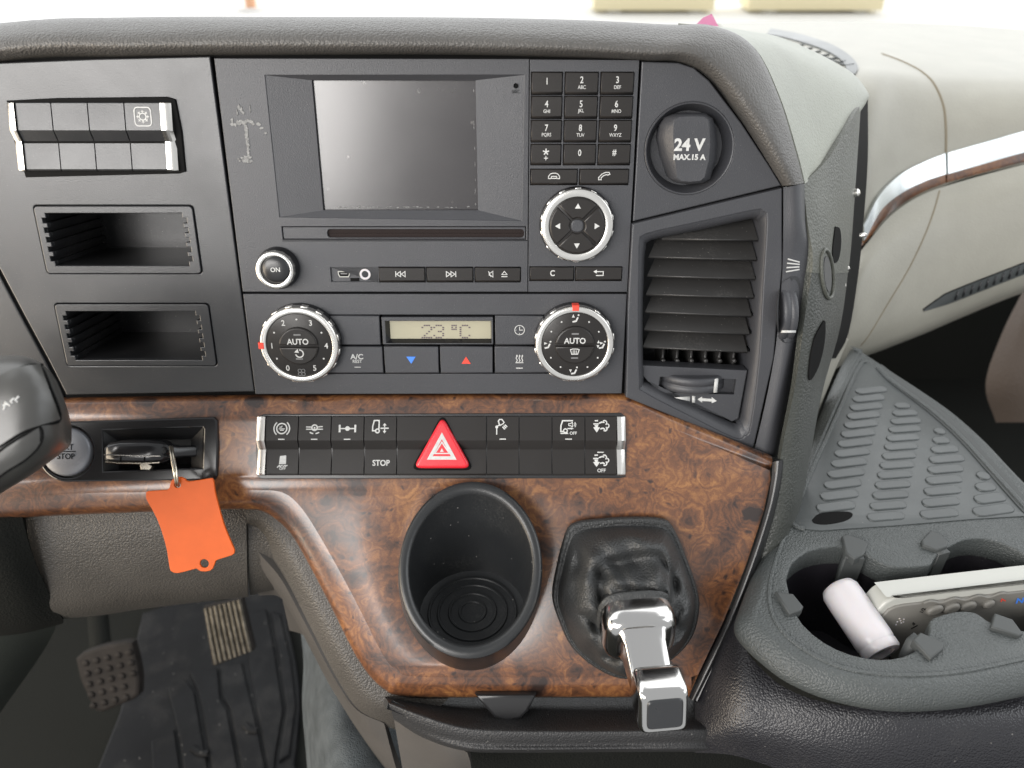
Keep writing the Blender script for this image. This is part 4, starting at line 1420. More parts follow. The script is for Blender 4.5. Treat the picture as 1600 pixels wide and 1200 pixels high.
fe = [((1034, 372.5), (1187, 374.5)), ((1013.5, 400.5), (1184.5, 405.5)), ((1011.5, 430), (1182.5, 435.5)), ((1009.5, 459), (1180, 464.5)), ((1008, 486.5), (1176.5, 493.5)), ((1006.5, 514.5), (1173, 521.5)), ((1004.5, 541.5), (1170, 549.5))]
for k, (pa, pb) in enumerate(fe):
    a, c = MF.at(*pa, -.004), MF.at(*pb, -.004)
    dx = .012 if k else .028
    dv = .0165
    fw, bw = -.004, -.026
    th = .0011
    b = MB()
    A0, A1 = V3((a[0], a[1], fw)), V3((c[0] - .0008, c[1], fw))
    B1, B0 = V3((c[0] - .002, c[1] + dv, bw)), V3((a[0] + dx, a[1] + dv, bw))
    dn = V3((0, -th, -th * .4))
    b.rings([[A0, A1, B1, B0], [A0 + dn, A1 + dn, B1 + dn, B0 + dn]])
    part('slat', b, m_slat, av, MF, sharp=30)
    if k: part('slat_pin', MB().box(c[0] - .0022, c[1] - .0004, -.012, c[0] + .0012, c[1] + .0012, -.0055), m_gap, av, MF)
# vertical vanes seen below the last slat
for k in range(6):
    u, v = MF.at(1034 + k * 22, 552, -.02)
    part('vane', MB().box(u - .0007, v - .012, -.040, u + .0007, v + .004, -.016), m_slat, av, MF)
    part('vane_pin', MB().lathe(u, v - .003, [(.0016, -.016), (.0012, -.0135), (.0003, -.0130)], 10, True, True), m_slat, av, MF)
blk = [(1003, 571), (1168, 579), (1154, 654), (1144, 659), (1013, 597), (1005, 588)]
wr = MF.rect(1027, 587, 1150, 617, -.003)
wl = [(wr[0], wr[1] + .0008), (wr[2], wr[1] - .0004), (wr[2] + .0004, wr[3] - .0016), (wr[0] + .0006, wr[3])]
part('control_block', plate(MF.poly(blk, -.003), [wl], -.014, -.003, .0006), m_radio, av, MF)
tw = MF.rect(1042, 588, 1130, 613, -.001)
cu, cvv = (tw[0] + tw[2]) / 2, (tw[1] + tw[3]) / 2
wid, hei = tw[2] - tw[0], tw[3] - tw[1]
part('wheel_well', MB().box(wr[0] - .001, wr[1] - .002, -.0145, wr[2] + .001, wr[3] + .001, -.0085), m_radio, av, MF)


def wheel(fr, c, wid, hei, name, mat_, axis_v=True):
    """knurled thumbwheel seen edge-on, standing out of its well; wid runs along the rim"""
    R = wid * .62
    zc = -R * .78
    n = 88
    rings = []
    prof = [(R * .93, -hei / 2), (R, -hei / 2 + .0009), (R, -.0006), (R * .985, -.0004), (R * .985, .0004), (R, .0006), (R, hei / 2 - .0009), (R * .93, hei / 2)]
    for (r, s) in prof:
        q = []
        for i in range(n):
            t = 2 * math.pi * i / n
            rr = r - (.00028 if i % 2 else 0)
            q.append((c[0] + rr * math.sin(t), c[1] + s, zc + rr * math.cos(t)) if axis_v else (c[0] + s, c[1] + rr * math.sin(t), zc + rr * math.cos(t)))
        rings.append(q)
    return MB().rings(rings), R, zc


m_, R, zc = wheel(MF, (cu, cvv), wid, hei, 'thumbwheel', m_satin)
tw_o = part('thumbwheel', m_, m_radio, av, MF, sharp=60)
a = .62
part('marker', MB().box(cu + R * math.sin(a) - .0014, cvv - hei * .42, zc + R * math.cos(a) - .002, cu + R * math.sin(a) + .0008, cvv + hei * .42, zc + R * math.cos(a) + .0009), m_white, tw_o, MF)
L = MB()
wz = -.0028
L.prism(MF.poly([(1052, 621), (1078, 619.5), (1078, 627)], wz), wz - .0001, wz + .0001)
L.prism(MF.poly([(1081.5, 618.5), (1086.5, 619), (1086, 629.5), (1081.5, 629)], wz), wz - .0001, wz + .0001)
L.prism(MF.poly([(1090, 624), (1097, 619.5), (1097, 622.2), (1112, 623.2), (1112, 620.5), (1120, 626.5), (1112, 630), (1112, 627.4), (1097, 626.4), (1097, 629)], wz), wz - .0001, wz + .0001)
part('legend', L, m_white, av, MF)
# right hand cheek of the vent, curving back
r0 = [(1224, 294), (1224, 350), (1223, 420), (1217, 500), (1209, 562), (1196, 630), (1181, 694), (1178, 704)]
r1 = [(1246, 289), (1247, 350), (1246, 405), (1240, 500), (1230, 566), (1216, 634), (1202, 700), (1199, 712)]
r2 = [(1256, 287), (1259, 350), (1269, 402), (1262, 470), (1250, 520), (1236, 600), (1214, 702), (1210, 714)]
r3 = [(1259, 289), (1263, 352), (1273, 408), (1266, 476), (1253, 528), (1241, 604), (1218, 704), (1214, 716)]
mz = [MF.w(*MF.at(x, y, HV), HV) for x, y in r0]
dep = [(p - CAM).dot(-CZ) for p in mz]
rows = [mz, [P(x, y, dd - .001) for (x, y), dd in zip(r1, dep)], [P(x, y, dd + .006) for (x, y), dd in zip(r2, dep)], [P(x, y, dd + .03) for (x, y), dd in zip(r3, dep)]]
cheek = MB().solid(loft(rows, 5, 5), .003)
part('cheek', cheek, m_radio, av, sharp=60)
CB = cheek.bvh()
wc = hit(CB, 1232, 481)
WR = Frame(wc, CX, CY)
well = [hit(CB, x, y, .0004) or P(x, y, .43) for x, y in cr([(1222, 440), (1236, 432), (1248, 437), (1250, 480), (1246, 524), (1236, 534), (1220, 530), (1214, 480), (1222, 440)], 4)[:-1]]
part('wheel_well', MB().rings([[p + CZ * -.002 for p in well], well]), m_panel, av)
m_, R, zc = wheel(WR, (0, 0), .031, .0088, 'thumbwheel', m_satin, False)
m_.v = [V3((p.x - p.y * .055, p.y, p.z + .0012)) for p in m_.v]
part('thumbwheel', m_, m_radio, av, WR, sharp=60)
part('marker', MB().box(-.0035, -.0142, -.003, .0040, -.0128, .0006), m_white, av, WR)
L = MB()
for (a, c) in (((1228, 424.5), (1248, 421)), ((1229, 418), (1248, 417)), ((1230, 411), (1248.5, 413)), ((1231, 404.5), (1248.5, 409.5))):
    pts = [hit(CB, a[0] + (c[0] - a[0]) * s, a[1] + (c[1] - a[1]) * s, .0003) for s in (0, .5, 1)]
    if all(pts): L.tube(pts, .00042, 6)
part('legend', L, m_white, av)

# ================================================================== ignition plate, key, tag
ig = thing('ignition_plate', 'glossy black ignition plate with silver start button and key slot', 'ignition plate', WF, (*WF.at(220, 752), 0))
HP = .0022
bc = WF.at(105.5, 706, HP)
rb = 38 * .456 / 1200
arc = circ(bc[0], bc[1], rb + .0036, 20, 95, 265)
outl = WF.poly([(335, 750), (339, 744), (340.5, 700), (339, 657), (334, 651.5)], HP) + arc
slo = WF.poly([(161, 673), (316, 668), (318, 671), (316, 731), (162, 736)], HP)
part('plate', plate(ccw(outl), [slo, circ(bc[0], bc[1], rb + .0010, 40)], -.004, HP, .0010), m_gloss, ig, WF)
o1 = ccw(WF.poly([(161, 673), (317, 668), (316, 732), (162, 736)], HP)); i1 = ccw(WF.poly([(184, 689), (299, 686), (299, 731), (186, 734)], -.006))
b = MB().rings([[(x, y, HP - .0003) for x, y in o1], [(x, y, -.006) for x, y in i1], [(x, y, -.035) for x, y in i1]], False, True)
part('key_slot', b, m_satin, ig, WF, sharp=20)
so = part('start_button', MB().lathe(bc[0], bc[1], [(rb, -.003), (rb, .0026), (rb * .975, .0036), (rb * .90, .0041), (rb * .6, .0046), (rb * .3, .0049), (.0002, .0050)], 56, False, True), m_btn, ig, WF, sharp=50)
L = MB()
u, v = WF.at(98, 698.5, .005); text(L, 'START', u, v, .0033, .0050, .9, .0)
u, v = WF.at(103, 713, .005); text(L, 'STOP', u, v, .0033, .0051, .9, .0)
a, c = WF.at(80, 705.5, .005), WF.at(118, 705.5, .005)
L.stroke([a, c], .0005, .0050)
part('legend', L, m_gap, so, WF)

ky = thing('ignition_key', 'black key fob pushed into the ignition slot', 'key', WF, (*WF.at(215, 706), .004))
KF = Frame(WF.w(*WF.at(214, 706, .006), .006), CX, CY)
px = .452 / 1200


def superring(u, hv, hw, vc=0, wc=0, n=24, e=.55):
    r = []
    for i in range(n):
        t = 2 * math.pi * i / n
        c_, s_ = math.cos(t), math.sin(t)
        r.append((u, vc + hv * abs(c_) ** e * (1 if c_ > 0 else -1), wc + hw * abs(s_) ** e * (1 if s_ > 0 else -1)))
    return r


def sweep_u(st, n=24, e=.55):
    return MB().rings([superring(u * px, hv * px, hw, vc * px, wc, n, e) for (u, hv, hw, vc, wc) in st])


part('fob', sweep_u([(-49, 6, .002, -6, -.002), (-47, 12, .005, -3, -.002), (-38, 16, .0075, 0, -.002), (-20, 18, .008, 1, -.002), (20, 18.5, .008, 1, -.002), (42, 17, .007, 0, -.002), (52, 12, .005, -1, -.003), (62, 9, .004, -1, -.006), (84, 9, .004, -1, -.012)]), m_gloss, ky, KF, sharp=60)
part('chrome_band', MB().tube([(x * px, y * px, .0062) for x, y in [(-43, -3.3), (-30, -3.5), (0, -4.5), (30, -5), (44, -5)]], .00035, 6), m_chrome, ky, KF)
part('lower_band', MB().tube([(x * px, y * px, .0052) for x, y in [(-42, -14), (-20, -16), (20, -16.5), (42, -15)]], .0005, 6), m_steel2, ky, KF)
for x in (-17, 20):
    part('joint_line', MB().tube([(x * px, -4 * px, .0060), ((x - 1) * px, -10 * px, .0062), ((x - 2) * px, -17 * px, .0050)], .0003, 5), m_gap, ky, KF)
part('key_tongue', MB().prism([(p[0] * px, p[1] * px) for p in [(8, -27), (22, -28), (26, -22), (20, -17), (6, -17)]], -.002, .002, .0005), m_steel2, ky, KF)
part('eyelet', MB().lathe(48 * px, 3 * px, [(.0034, -.004), (.0034, .0035), (.0022, .0045), (.0016, .003), (.0016, -.002)], 20, True, True), m_gloss, ky, KF)

kr_ = thing('key_ring', 'thin steel split ring hanging from the key fob', 'key ring', WORLD, P(270, 730, .44))
pts = []
for i in range(40):
    t = 2 * math.pi * i / 40
    ax = P(262 + 8.5, 701 + 27, .4385)
    pts.append(ax + (CX * .28 - CY * 1.0 + CZ * .25).normalized() * .0117 * math.cos(t) + (CX * .25 + CY * .05 + CZ * 1).normalized() * .0085 * math.sin(t) + CX * .0016 * math.sin(t))
part('ring_coil', MB().tube(pts, .00062, 8, closed=True), m_steel2, kr_)
part('ring_coil', MB().tube([p + CX * .0013 - CY * .0002 for p in pts], .00062, 8, closed=True), m_steel2, kr_)

tg = thing('key_tag', 'blank orange plastic key tag hanging from the split ring', 'key tag', WORLD, P(300, 820, .436))
TG = Frame(P(300, 820, .4365), camdir(1, .03, .06), camdir(0, 1, .12))
op = [(229, 772), (232, 767), (262, 765), (266, 758), (269, 750), (276, 746), (283, 745), (290, 748), (296, 752), (328, 747), (333, 748), (335, 753), (337, 768), (342, 788), (350, 817), (359, 840), (366, 856), (367, 862), (363, 867), (341, 874), (337, 878), (333, 888), (326, 892), (314, 892), (308, 888), (303, 889), (284, 894), (276, 895), (270, 893), (266, 888), (262, 862), (256, 838), (246, 810), (233, 786), (229, 778)]
h1, h2 = TG.at(278, 757), TG.at(320, 880)
tp = plate(ccw(cr([*TG.poly(op), TG.at(*op[0])], 2)[:-1]), [circ(h1[0], h1[1], .0019, 20), circ(h2[0], h2[1], .0026, 20)], -.0007, .0007, .0003)
part('tag_plate', tp, m_orange, tg, TG)

# ================================================================== steering column stalk
stk = thing('steering_stalk', 'thick black steering column stalk entering from the left edge', 'control stalk', WORLD, P(20, 660, .335))
st = [(-520, 760, 1060, .330, .024), (-300, 655, 950, .330, .025), (-120, 575, 860, .330, .026), (-60, 560, 815, .330, .027), (0, 556, 772, .331, .028), (35, 556, 751, .332, .028), (62, 566, 733, .334, .027), (84, 588, 717, .337, .025), (98, 618, 706, .341, .022), (107, 645, 699, .346, .017), (111, 662, 692, .350, .010), (112, 668, 688, .352, .004)]
R_ = []
for (x, y0, y1, Z, th) in st:
    ring = []
    for i in range(32):
        t = 2 * math.pi * i / 32
        c_, s_ = math.cos(t), math.sin(t)
        e = .62
        yy = (y0 + y1) / 2 - (y1 - y0) / 2 * abs(s_) ** e * (1 if s_ > 0 else -1)
        zz = Z - th * abs(c_) ** e * (1 if c_ > 0 else -1)
        ring.append(P(x, yy, zz))
    R_.append(ring)
R_ = [list(r) for r in zip(*[cr(c, 4) for c in zip(*[[tuple(p) for p in r] for r in R_])])]
sb = MB().rings(R_)
part('stalk_body', sb, m_stalk, stk, sharp=60)
SB = sb.bvh()
pa = ribbon(SB, [(-60, 622), (0, 591), (26, 578), (60, 572)], [(-60, 735), (0, 697), (40, 672), (90, 655)], .0012, 6, 10, .31)
part('rocker_face', MB().solid(pa, .002), m_stalk, stk, sharp=60)
pb = ribbon(SB, [(-60, 752), (0, 704), (40, 678), (60, 666)], [(-60, 800), (0, 742), (40, 716), (62, 694)], .0006, 6, 6, .31)
part('lower_face', MB().solid(pb, .002), m_stalk, stk, sharp=60)
for line in ([(-60, 622), (0, 591), (26, 578), (60, 572), (78, 606), (93, 655), (64, 663), (40, 673), (0, 698), (-60, 736)], [(62, 572), (70, 569), (78, 575)], [(-60, 752), (0, 705), (40, 679), (62, 667), (64, 690), (40, 717), (0, 743), (-60, 801)]):
    q = [hit(SB, x, y, .0003) for x, y in cr(line, 5)]
    q = [p for p in q if p is not None]
    part('joint_line', MB().tube(q, .0006, 6), m_gap, stk)
Fp = MB().grid(pa).bvh()


def mark(pl, r=.00042):
    b = MB()
    for line in pl:
        q = [hit(Fp, x, y, .0001) for x, y in line]
        if all(q): b.tube(q, r, 6)
    return b


part('legend', mark([[(7, 640), (9, 628), (16, 634)], [(5, 634), (13, 631)], [(20, 630), (17, 627), (22, 622)], [(28, 628), (24, 625), (30, 619)]]), m_white, stk)

# ================================================================== cup holder
cu = thing('cup_holder', 'tall round black cup holder standing proud of the burl wood', 'cup holder', WF, (*WF.at(734, 900), 0))
cc = P(735, 885, .43)
n = 64


def rim(r, k=.68, dz=0.0, fl=0.0):
    out = []
    for i in range(n):
        t = 2 * math.pi * i / n
        out.append(cc + V3((r * math.cos(t), r * math.sin(t), k * r * math.sin(t) + dz)))
    return out


nrm = V3((0, -.56, .83)).normalized()
base = []
for i in range(n):
    t = 2 * math.pi * i / n
    x, y = 734 + 112 * math.cos(t), 902 - 146 * math.sin(t)
    base.append(P(x, y, .4585))
ro = [p - nrm * .0035 for p in rim(.0405)]
R_ = [base, [a * .65 + b * .35 for a, b in zip(base, ro)], ro, [p - nrm * .001 for p in rim(.0402)], rim(.0388), [p + nrm * .0002 for p in rim(.0370)], [p - nrm * .0008 for p in rim(.0350)], [p - nrm * .003 for p in rim(.0342)]]
for f in (.25, .5, .75, 1.0):
    r = .0342 - .0035 * f
    q = []
    for i in range(n):
        t = 2 * math.pi * i / n
        z0 = .68 * .0342 * math.sin(t) - .003
        q.append(cc + V3((r * math.cos(t), r * math.sin(t), z0 * (1 - f) - .0385 * f)))
    R_.append(q)
for r, z in ((.0285, -.0392), (.0262, -.0394), (.0001, -.0394)):
    R_.append([cc + V3((r * math.cos(2 * math.pi * i / n), r * math.sin(2 * math.pi * i / n), z)) for i in range(n)])
part('cup_body', MB().rings(R_, False, False), m_cup, cu, sharp=50)
for r in (.0255, .020, .0135, .0075):
    part('floor_ring', MB().tube([cc + V3((r * math.cos(2 * math.pi * i / 40), r * math.sin(2 * math.pi * i / 40), -.0392)) for i in range(40)], .0009, 6, flat=1, closed=True), m_cup, cu)

# ================================================================== gear lever
gl = thing('gear_lever', 'chrome gear lever rising from a wrinkled black leather boot', 'gear lever', WF, (*WF.at(975, 930), 0))
bp = [(908, 815), (968, 810), (1030, 811), (1050, 824), (1070, 868), (1090, 928), (1090, 965), (1078, 1000), (1050, 1030), (1010, 1052), (972, 1060), (930, 1042), (894, 1010), (874, 968), (864, 930), (872, 880), (884, 836), (892, 822), (905, 816)]
dense = cr(bp, 8)[:-1]
gc = (978, 930)
nb = 96


def base_r(t):
    """distance from the boot centre to its edge along direction t"""
    dx, dy = math.cos(t), -math.sin(t)
    best = 0
    for i in range(len(dense)):
        a, c = dense[i], dense[(i + 1) % len(dense)]
        ex_, ey_ = c[0] - a[0], c[1] - a[1]
        det = dx * (-ey_) - dy * (-ex_)
        if abs(det) < 1e-9: continue
        qx, qy = a[0] - gc[0], a[1] - gc[1]
        r = (qx * (-ey_) - qy * (-ex_)) / det
        s_ = (dx * qy - dy * qx) / det
        if r > 0 and -1e-6 <= s_ <= 1 + 1e-6: best = max(best, r)
    return best


GN = camdir(.1, -.52, .85).normalized()
GF = Frame(P(998, 984, .412), CX - GN * CX.dot(GN), GN.cross(CX))
BR = [base_r(2 * math.pi * i / nb) for i in range(nb)]
rings = []
prof = [(1.0, 0, 0), (1.012, .004, 0), (.995, .0066, 0), (.972, .0072, 0), (.952, .0070, 0), (.935, .0080, .1), (.895, .0150, .4), (.83, .0232, .8), (.75, .0296, 1.0), (.67, .0342, 1.0), (.58, .0376, 1.0), (.50, .0398, .9), (.43, .0408, .6)]
Wz = .458
for (f, h, am) in prof:
    q = []
    for i in range(nb):
        t = 2 * math.pi * i / nb
        s_ = 1 - f
        up_ = .5 + .5 * math.sin(t)
        cz_ = lambda q_: 2.2 * abs(math.sin(q_ / 2)) - 1.2
        fold = am * up_ * .0062 * cz_(19 * s_ + 2.0 * math.sin(1.5 * t + .3) + .9 * math.sin(4 * t) - 1.2)
        fold += am * (1 - up_) * .0058 * cz_(7 * t + 1.6 * math.sin(6 * s_) + .8)
        fold += am * .0017 * math.sin(13 * t + 15 * s_ + math.sin(3 * t))
        rf = f * (1 + am * .05 * math.sin(4 * t + 11 * s_))
        cx_, cy_ = gc[0] + (998 - gc[0]) * s_ * 1.4, gc[1] + (984 - gc[1]) * s_ * 1.45
        x, y = cx_ + BR[i] * rf * math.cos(t), cy_ - BR[i] * rf * math.sin(t)
        fr_h = 1.0 if math.sin(t) > 0 else 1.0
        p = P(x, y, Wz)
        d_ = (CAM - p).normalized()
        q.append(p + d_ * (h * fr_h + fold))
    rings.append(q)


def rr_ring(hu, hv, wz, e=.45, cu_=0, cv_=0, m=nb, ph=0, tilt=0):
    q = []
    for i in range(m):
        t = 2 * math.pi * i / m + ph
        c_, s_ = math.cos(t), math.sin(t)
        dv_ = hv * abs(s_) ** e * (1 if s_ > 0 else -1)
        q.append(GF.w(cu_ + hu * abs(c_) ** e * (1 if c_ > 0 else -1), cv_ + dv_, wz - tilt * dv_))
    return q


rings.append(rr_ring(.0206, .0176, -.011, .6))
rings.append(rr_ring(.0185, .0152, -.008, .6))
cols = list(zip(*[[tuple(p) for p in r] for r in rings]))
sm_ = [cr(c, 5) for c in cols]
rings2 = [list(r) for r in zip(*sm_)]
part('boot', MB().rings(rings2, False, False), m_boot, gl, sharp=70)
m = 40
R_ = [rr_ring(a, b_, w_, .55, 0, -.0012, m=m) for a, b_, w_ in ((.0188, .0155, -.016), (.0197, .0165, -.008), (.0200, .0168, -.002), (.0195, .0163, .002), (.0184, .0152, .0050), (.0168, .0138, .0068), (.0140, .0115, .0078))]
part('collar', MB().rings(R_, False, True), m_chrome2, gl, sharp=60)
R_ = [rr_ring(a, b_, w_, .38, cu_, cv_, m=m) for a, b_, w_, cu_, cv_ in ((.0150, .0125, .0060, 0, -.0012), (.0126, .0108, .0088, 0, -.0010), (.0114, .0094, .013, 0, -.0016), (.0110, .0066, .026, 0, -.0044), (.0109, .0058, .031, 0, -.0052))]
part('shaft', MB().rings(R_), m_chrome2, gl, sharp=60)
R_ = [rr_ring(a, b_, w_, .26, .0006, -.0012, m=m, tilt=(.30 if w_ > .04 else 0)) for a, b_, w_ in ((.0095, .0085, .0300), (.0116, .0104, .0306), (.0122, .0110, .0330), (.0123, .0112, .0470), (.0117, .0106, .0492), (.0106, .0096, .0499))]
part('knob', MB().rings(R_), m_chrome2, gl, sharp=60)
R_ = [rr_ring(a, b_, w_, .26, .0008, -.0014, m=m, tilt=.30) for a, b_, w_ in ((.0090, .0078, .0490), (.0089, .0077, .0503), (.0083, .0071, .0507))]
part('knob_pad', MB().rings(R_), m_panel, gl, sharp=60)

# ================================================================== tray console on the passenger side
tr = thing('tray_console', 'blue grey storage tray with ribbed rubber liner and two joined cup wells', 'console tray', TF, (*TF.at(1380, 900), 0))
TOUT = cr([(1331, 534), (1312, 570), (1288, 626), (1262, 686), (1236, 748), (1206, 822), (1180, 880), (1158, 936), (1152, 958), (1160, 978), (1190, 1008), (1240, 1044), (1310, 1072), (1400, 1088), (1500, 1085), (1600, 1068), (1720, 1040)], 4) + \
       cr([(1770, 1000), (1785, 930), (1740, 878), (1665, 800), (1600, 737), (1550, 685), (1500, 641), (1450, 606), (1400, 574), (1345, 538)], 4)
HOLE = cr([(1229, 905), (1238, 880), (1264, 861), (1300, 854), (1330, 856), (1356, 868), (1386, 884), (1420, 886), (1452, 883), (1458, 876), (1468, 864), (1498, 846), (1530, 841), (1570, 850), (1610, 872), (1650, 905), (1655, 950), (1630, 988), (1600, 985), (1556, 976), (1532, 961), (1518, 955), (1492, 955), (1458, 965), (1452, 975), (1450, 992), (1428, 1018), (1392, 1029), (1350, 1027), (1308, 1014), (1270, 990), (1242, 956), (1229, 905)], 2)[:-1]


def plate2(fr, outer, holes, w0, w1, bev, res):
    c = bpy.data.curves.new('tmp', 'CURVE')
    c.dimensions = '2D'; c.fill_mode = 'BOTH'
    c.extrude = (w1 - w0) / 2 - bev
    c.bevel_depth, c.bevel_resolution, c.offset = bev, res, -bev
    for q in [outer] + list(holes):
        s = c.splines.new('POLY'); s.points.add(len(q) - 1)
        for pt, (x, y) in zip(s.points, q): pt.co = (x, y, 0, 1)
        s.use_cyclic_u = True
    v, f = curve_mesh(c)
    return MB().add([(p.x, p.y, p.z + (w0 + w1) / 2) for p in v], f)


to, th_ = TF.poly(TOUT), TF.poly(HOLE)
toc = ccw(to)
part('tray_top', plate2(TF, inset(toc, .0094), [ccw(th_)], -.016, 0, .0013, 2), m_tray, tr, TF, sharp=50)
part('tray_rim', MB().rings([[(x, y, z) for x, y in inset(toc, d)] for d, z in ((.0112, -.0003), (.0096, .0002), (.0070, -.0010), (.0042, -.0030), (.0018, -.0058), (.0003, -.0092), (.0003, -.0135), (.003, -.0165))], False, False), m_tray, tr, TF, sharp=70)
hw = ccw(th_)
hb = inset(hw, -.002)
q2 = inset(hw, .004)
part('cup_well', MB().rings([[(x, y, -.0135) for x, y in hb], [(x, y, -.03) for x, y in hb], [(x, y, -.075) for x, y in q2]], False, True), m_well, tr, TF, sharp=60)
# tray skirt going down
q3 = inset(ccw(to), .003)
q4 = inset(ccw(to), .010)
part('tray_skirt', MB().rings([[(x, y, -.012) for x, y in q3], [(x, y, -.020) for x, y in q4], [(x, y, -.060) for x, y in q4]], False, False), m_foot, tr, TF, sharp=60)
# liner in its raised border
LIN = cr([(1352, 566), (1340, 578), (1300, 666), (1262, 750), (1239, 806), (1236, 816), (1250, 826), (1282, 830)], 4) + [(1400, 822), (1520, 812), (1606, 807)] + cr([(1626, 822), (1597, 791), (1550, 739), (1500, 684), (1450, 640), (1396, 600), (1372, 576)], 4)
ln = ccw(TF.poly(LIN))
lin = part('liner', plate2(TF, ln, [], -.0002, .0007, .0003, 1), m_liner, tr, TF)
rg = [(x, y, .0001) for x, y in TF.poly(cr([(1344, 560), (1328, 590), (1304, 640), (1280, 696), (1256, 756), (1230, 826), (1211, 880), (1202, 922), (1207, 960), (1226, 990), (1254, 1013), (1294, 1035), (1342, 1049), (1410, 1055), (1490, 1051), (1580, 1034), (1700, 1006)], 5))]
part('rim_ridge', MB().tube(rg, .0013, 8, flat=.7), m_tray, tr, TF)
pl_ = TF.poly(LIN)
ridge = MB()
for (sl, rr__, ww) in ((slice(0, 26), .0016, .0006), (slice(32, 60), .0022, .0010)):
    seg = pl_[sl]
    ridge.tube([(x, y, ww) for x, y in seg], rr__, 8, flat=.8)
part('liner_border', ridge, m_tray, tr, TF)
dk = TF.poly([(1376, 572), (1402, 592), (1456, 632), (1506, 676), (1556, 731), (1603, 783), (1634, 816)])
db = MB()
dk2 = TF.poly([(1370, 578), (1394, 602), (1447, 643), (1496, 687), (1545, 742), (1591, 794), (1622, 826)])
db.rings([[(a[0], a[1], -.0001), (a[0], a[1], .0019), (b_[0], b_[1], .0012), (b_[0], b_[1], -.0001)] for a, b_ in zip(cr(dk, 4), cr(dk2, 4))])
part('liner_edge', db, m_clip, tr, TF)
colsd = [((1275, 797), (1336, 614), 13, (1335, 789), None), ((1354, 811), (1397, 636), 13, (1412, 806), [1] * 10 + [.96, .8, .5]), ((1437, 807), (1459, 676), 9, (1496, 801), [1] * 5 + [1, .80, .5, .24]), ((1520, 803), (1526, 746), 4, (1582, 794), [1, .78, .5, .2])]
for (pb_, pt_, cnt, pr_, ln_) in colsd:
    b0, b1, e0 = V3((*TF.at(*pb_), 0)), V3((*TF.at(*pt_), 0)), V3((*TF.at(*pr_), 0))
    dv = e0 - b0
    gap = (b1 - b0).length / (cnt - 1)
    dn = dv.normalized(); nn = V3((-dn.y, dn.x, 0))
    hh = gap * .32
    for k in range(cnt):
        a = b0 + (b1 - b0) * (k / (cnt - 1))
        l = dv.length * (ln_[k] if ln_ else 1)
        l = max(l, hh * 2.2)
        c0_, c1_ = a + dn * hh, a + dn * (l - hh)
        poly = []
        for (ctr, s0) in ((c1_, -90), (c0_, 90)):
            for j in range(7):
                t = rad(s0 + 180 * j / 6)
                p = ctr + dn * hh * math.cos(t) + nn * hh * math.sin(t)
                poly.append((p.x, p.y))
        part('rib', MB().prism(poly, .0002, .0015, .0007, 2), m_liner, lin, TF, sharp=60)
ov = TF.poly(cr([(1268, 814), (1280, 804), (1308, 801), (1328, 802), (1331, 808), (1318, 816), (1290, 821), (1272, 819), (1268, 814)], 3)[:-1])
part('liner_hole', MB().prism(ccw(ov), .0003, .0010), m_gap, lin, TF)
# rubber clips round the wells
for k, (pts, drop) in enumerate((([(1314, 842), (1322, 838), (1356, 852), (1349, 870), (1334, 878), (1320, 868)], 1), ([(1453, 832), (1438, 848), (1440, 856), (1462, 864), (1478, 858), (1480, 850), (1466, 838)], 1),
                               ([(1210, 928), (1220, 930), (1238, 932), (1254, 952), (1250, 958), (1232, 964)], 0), ([(1424, 1004), (1436, 992), (1474, 1008), (1472, 1018), (1452, 1034)], 1), ([(1548, 976), (1552, 962), (1580, 972), (1596, 994), (1590, 998), (1546, 984)], 0))):
    b = MB().prism(ccw(TF.poly(pts)), -.003, .0026, .0009, 2)
    cpt = part('rubber_clip', b, m_clip, tr, TF, sharp=50)
    if drop:
        if k == 0: q = [(1320, 866), (1349, 868), (1340, 905), (1316, 905)]
        elif k == 1: q = [(1462, 862), (1479, 857), (1477, 890), (1464, 892)]
        else: q = [(1424, 1004), (1436, 994), (1430, 1012), (1420, 1020)]
        uv = TF.poly(q[:2])
        mid = V3((*uv[0], 0)).lerp(V3((*uv[1], 0)), .5)
        d_ = V3((uv[1][0] - uv[0][0], uv[1][1] - uv[0][1], 0)).normalized()
        nn = V3((-d_.y, d_.x, 0)) * .003
        s0, s1 = V3((*uv[0], 0)), V3((*uv[1], 0))
        part('clip_leg', MB().rings([[s0 + nn, s1 + nn, s1 - nn, s0 - nn], [p + V3((0, 0, -.035)) for p in (s0 + nn, s1 + nn, s1 - nn, s0 - nn)]]), m_clip, tr, TF)

# ---- white bottle lying in the well
A_, B_ = P(1311, 921, .452), P(1370, 1008, .428)
ax = (B_ - A_).normalized()
BF = Frame(A_, ax.cross(CY), ax.cross(ax.cross(CY)))
if BF.N.dot(ax) < 0: BF = Frame(A_, BF.V, BF.U)
Ln = (B_ - A_).length
rb_ = .0112
bt = thing('white_bottle', 'small white plastic bottle lying in the left cup well', 'bottle', WORLD, (A_ + B_) / 2)
part('bottle_body', MB().lathe(0, 0, [(.0002, -.0032), (.006, -.003), (.0095, -.0015), (.0110, .0015), (rb_, .006), (rb_, Ln - .004), (rb_ * .985, Ln - .0015), (rb_ * .93, Ln - .0002), (rb_ * .93, Ln + .0012)], 40, True, False), m_bottle, bt, BF, sharp=60)
part('bottle_cap', MB().lathe(0, 0, [(rb_ * .97, Ln + .0006), (rb_ * .97, Ln + .0042), (rb_ * .88, Ln + .0056), (rb_ * .62, Ln + .0056), (rb_ * .56, Ln + .0035), (rb_ * .50, Ln + .003), (.0002, Ln + .003)], 40, False, True), m_bottle, bt, BF, sharp=40)
part('cap_hole', MB().lathe(0, 0, [(.0036, Ln + .0029), (.0034, Ln + .0034), (.0002, Ln + .0034)], 20, True, True), m_grip, bt, BF)

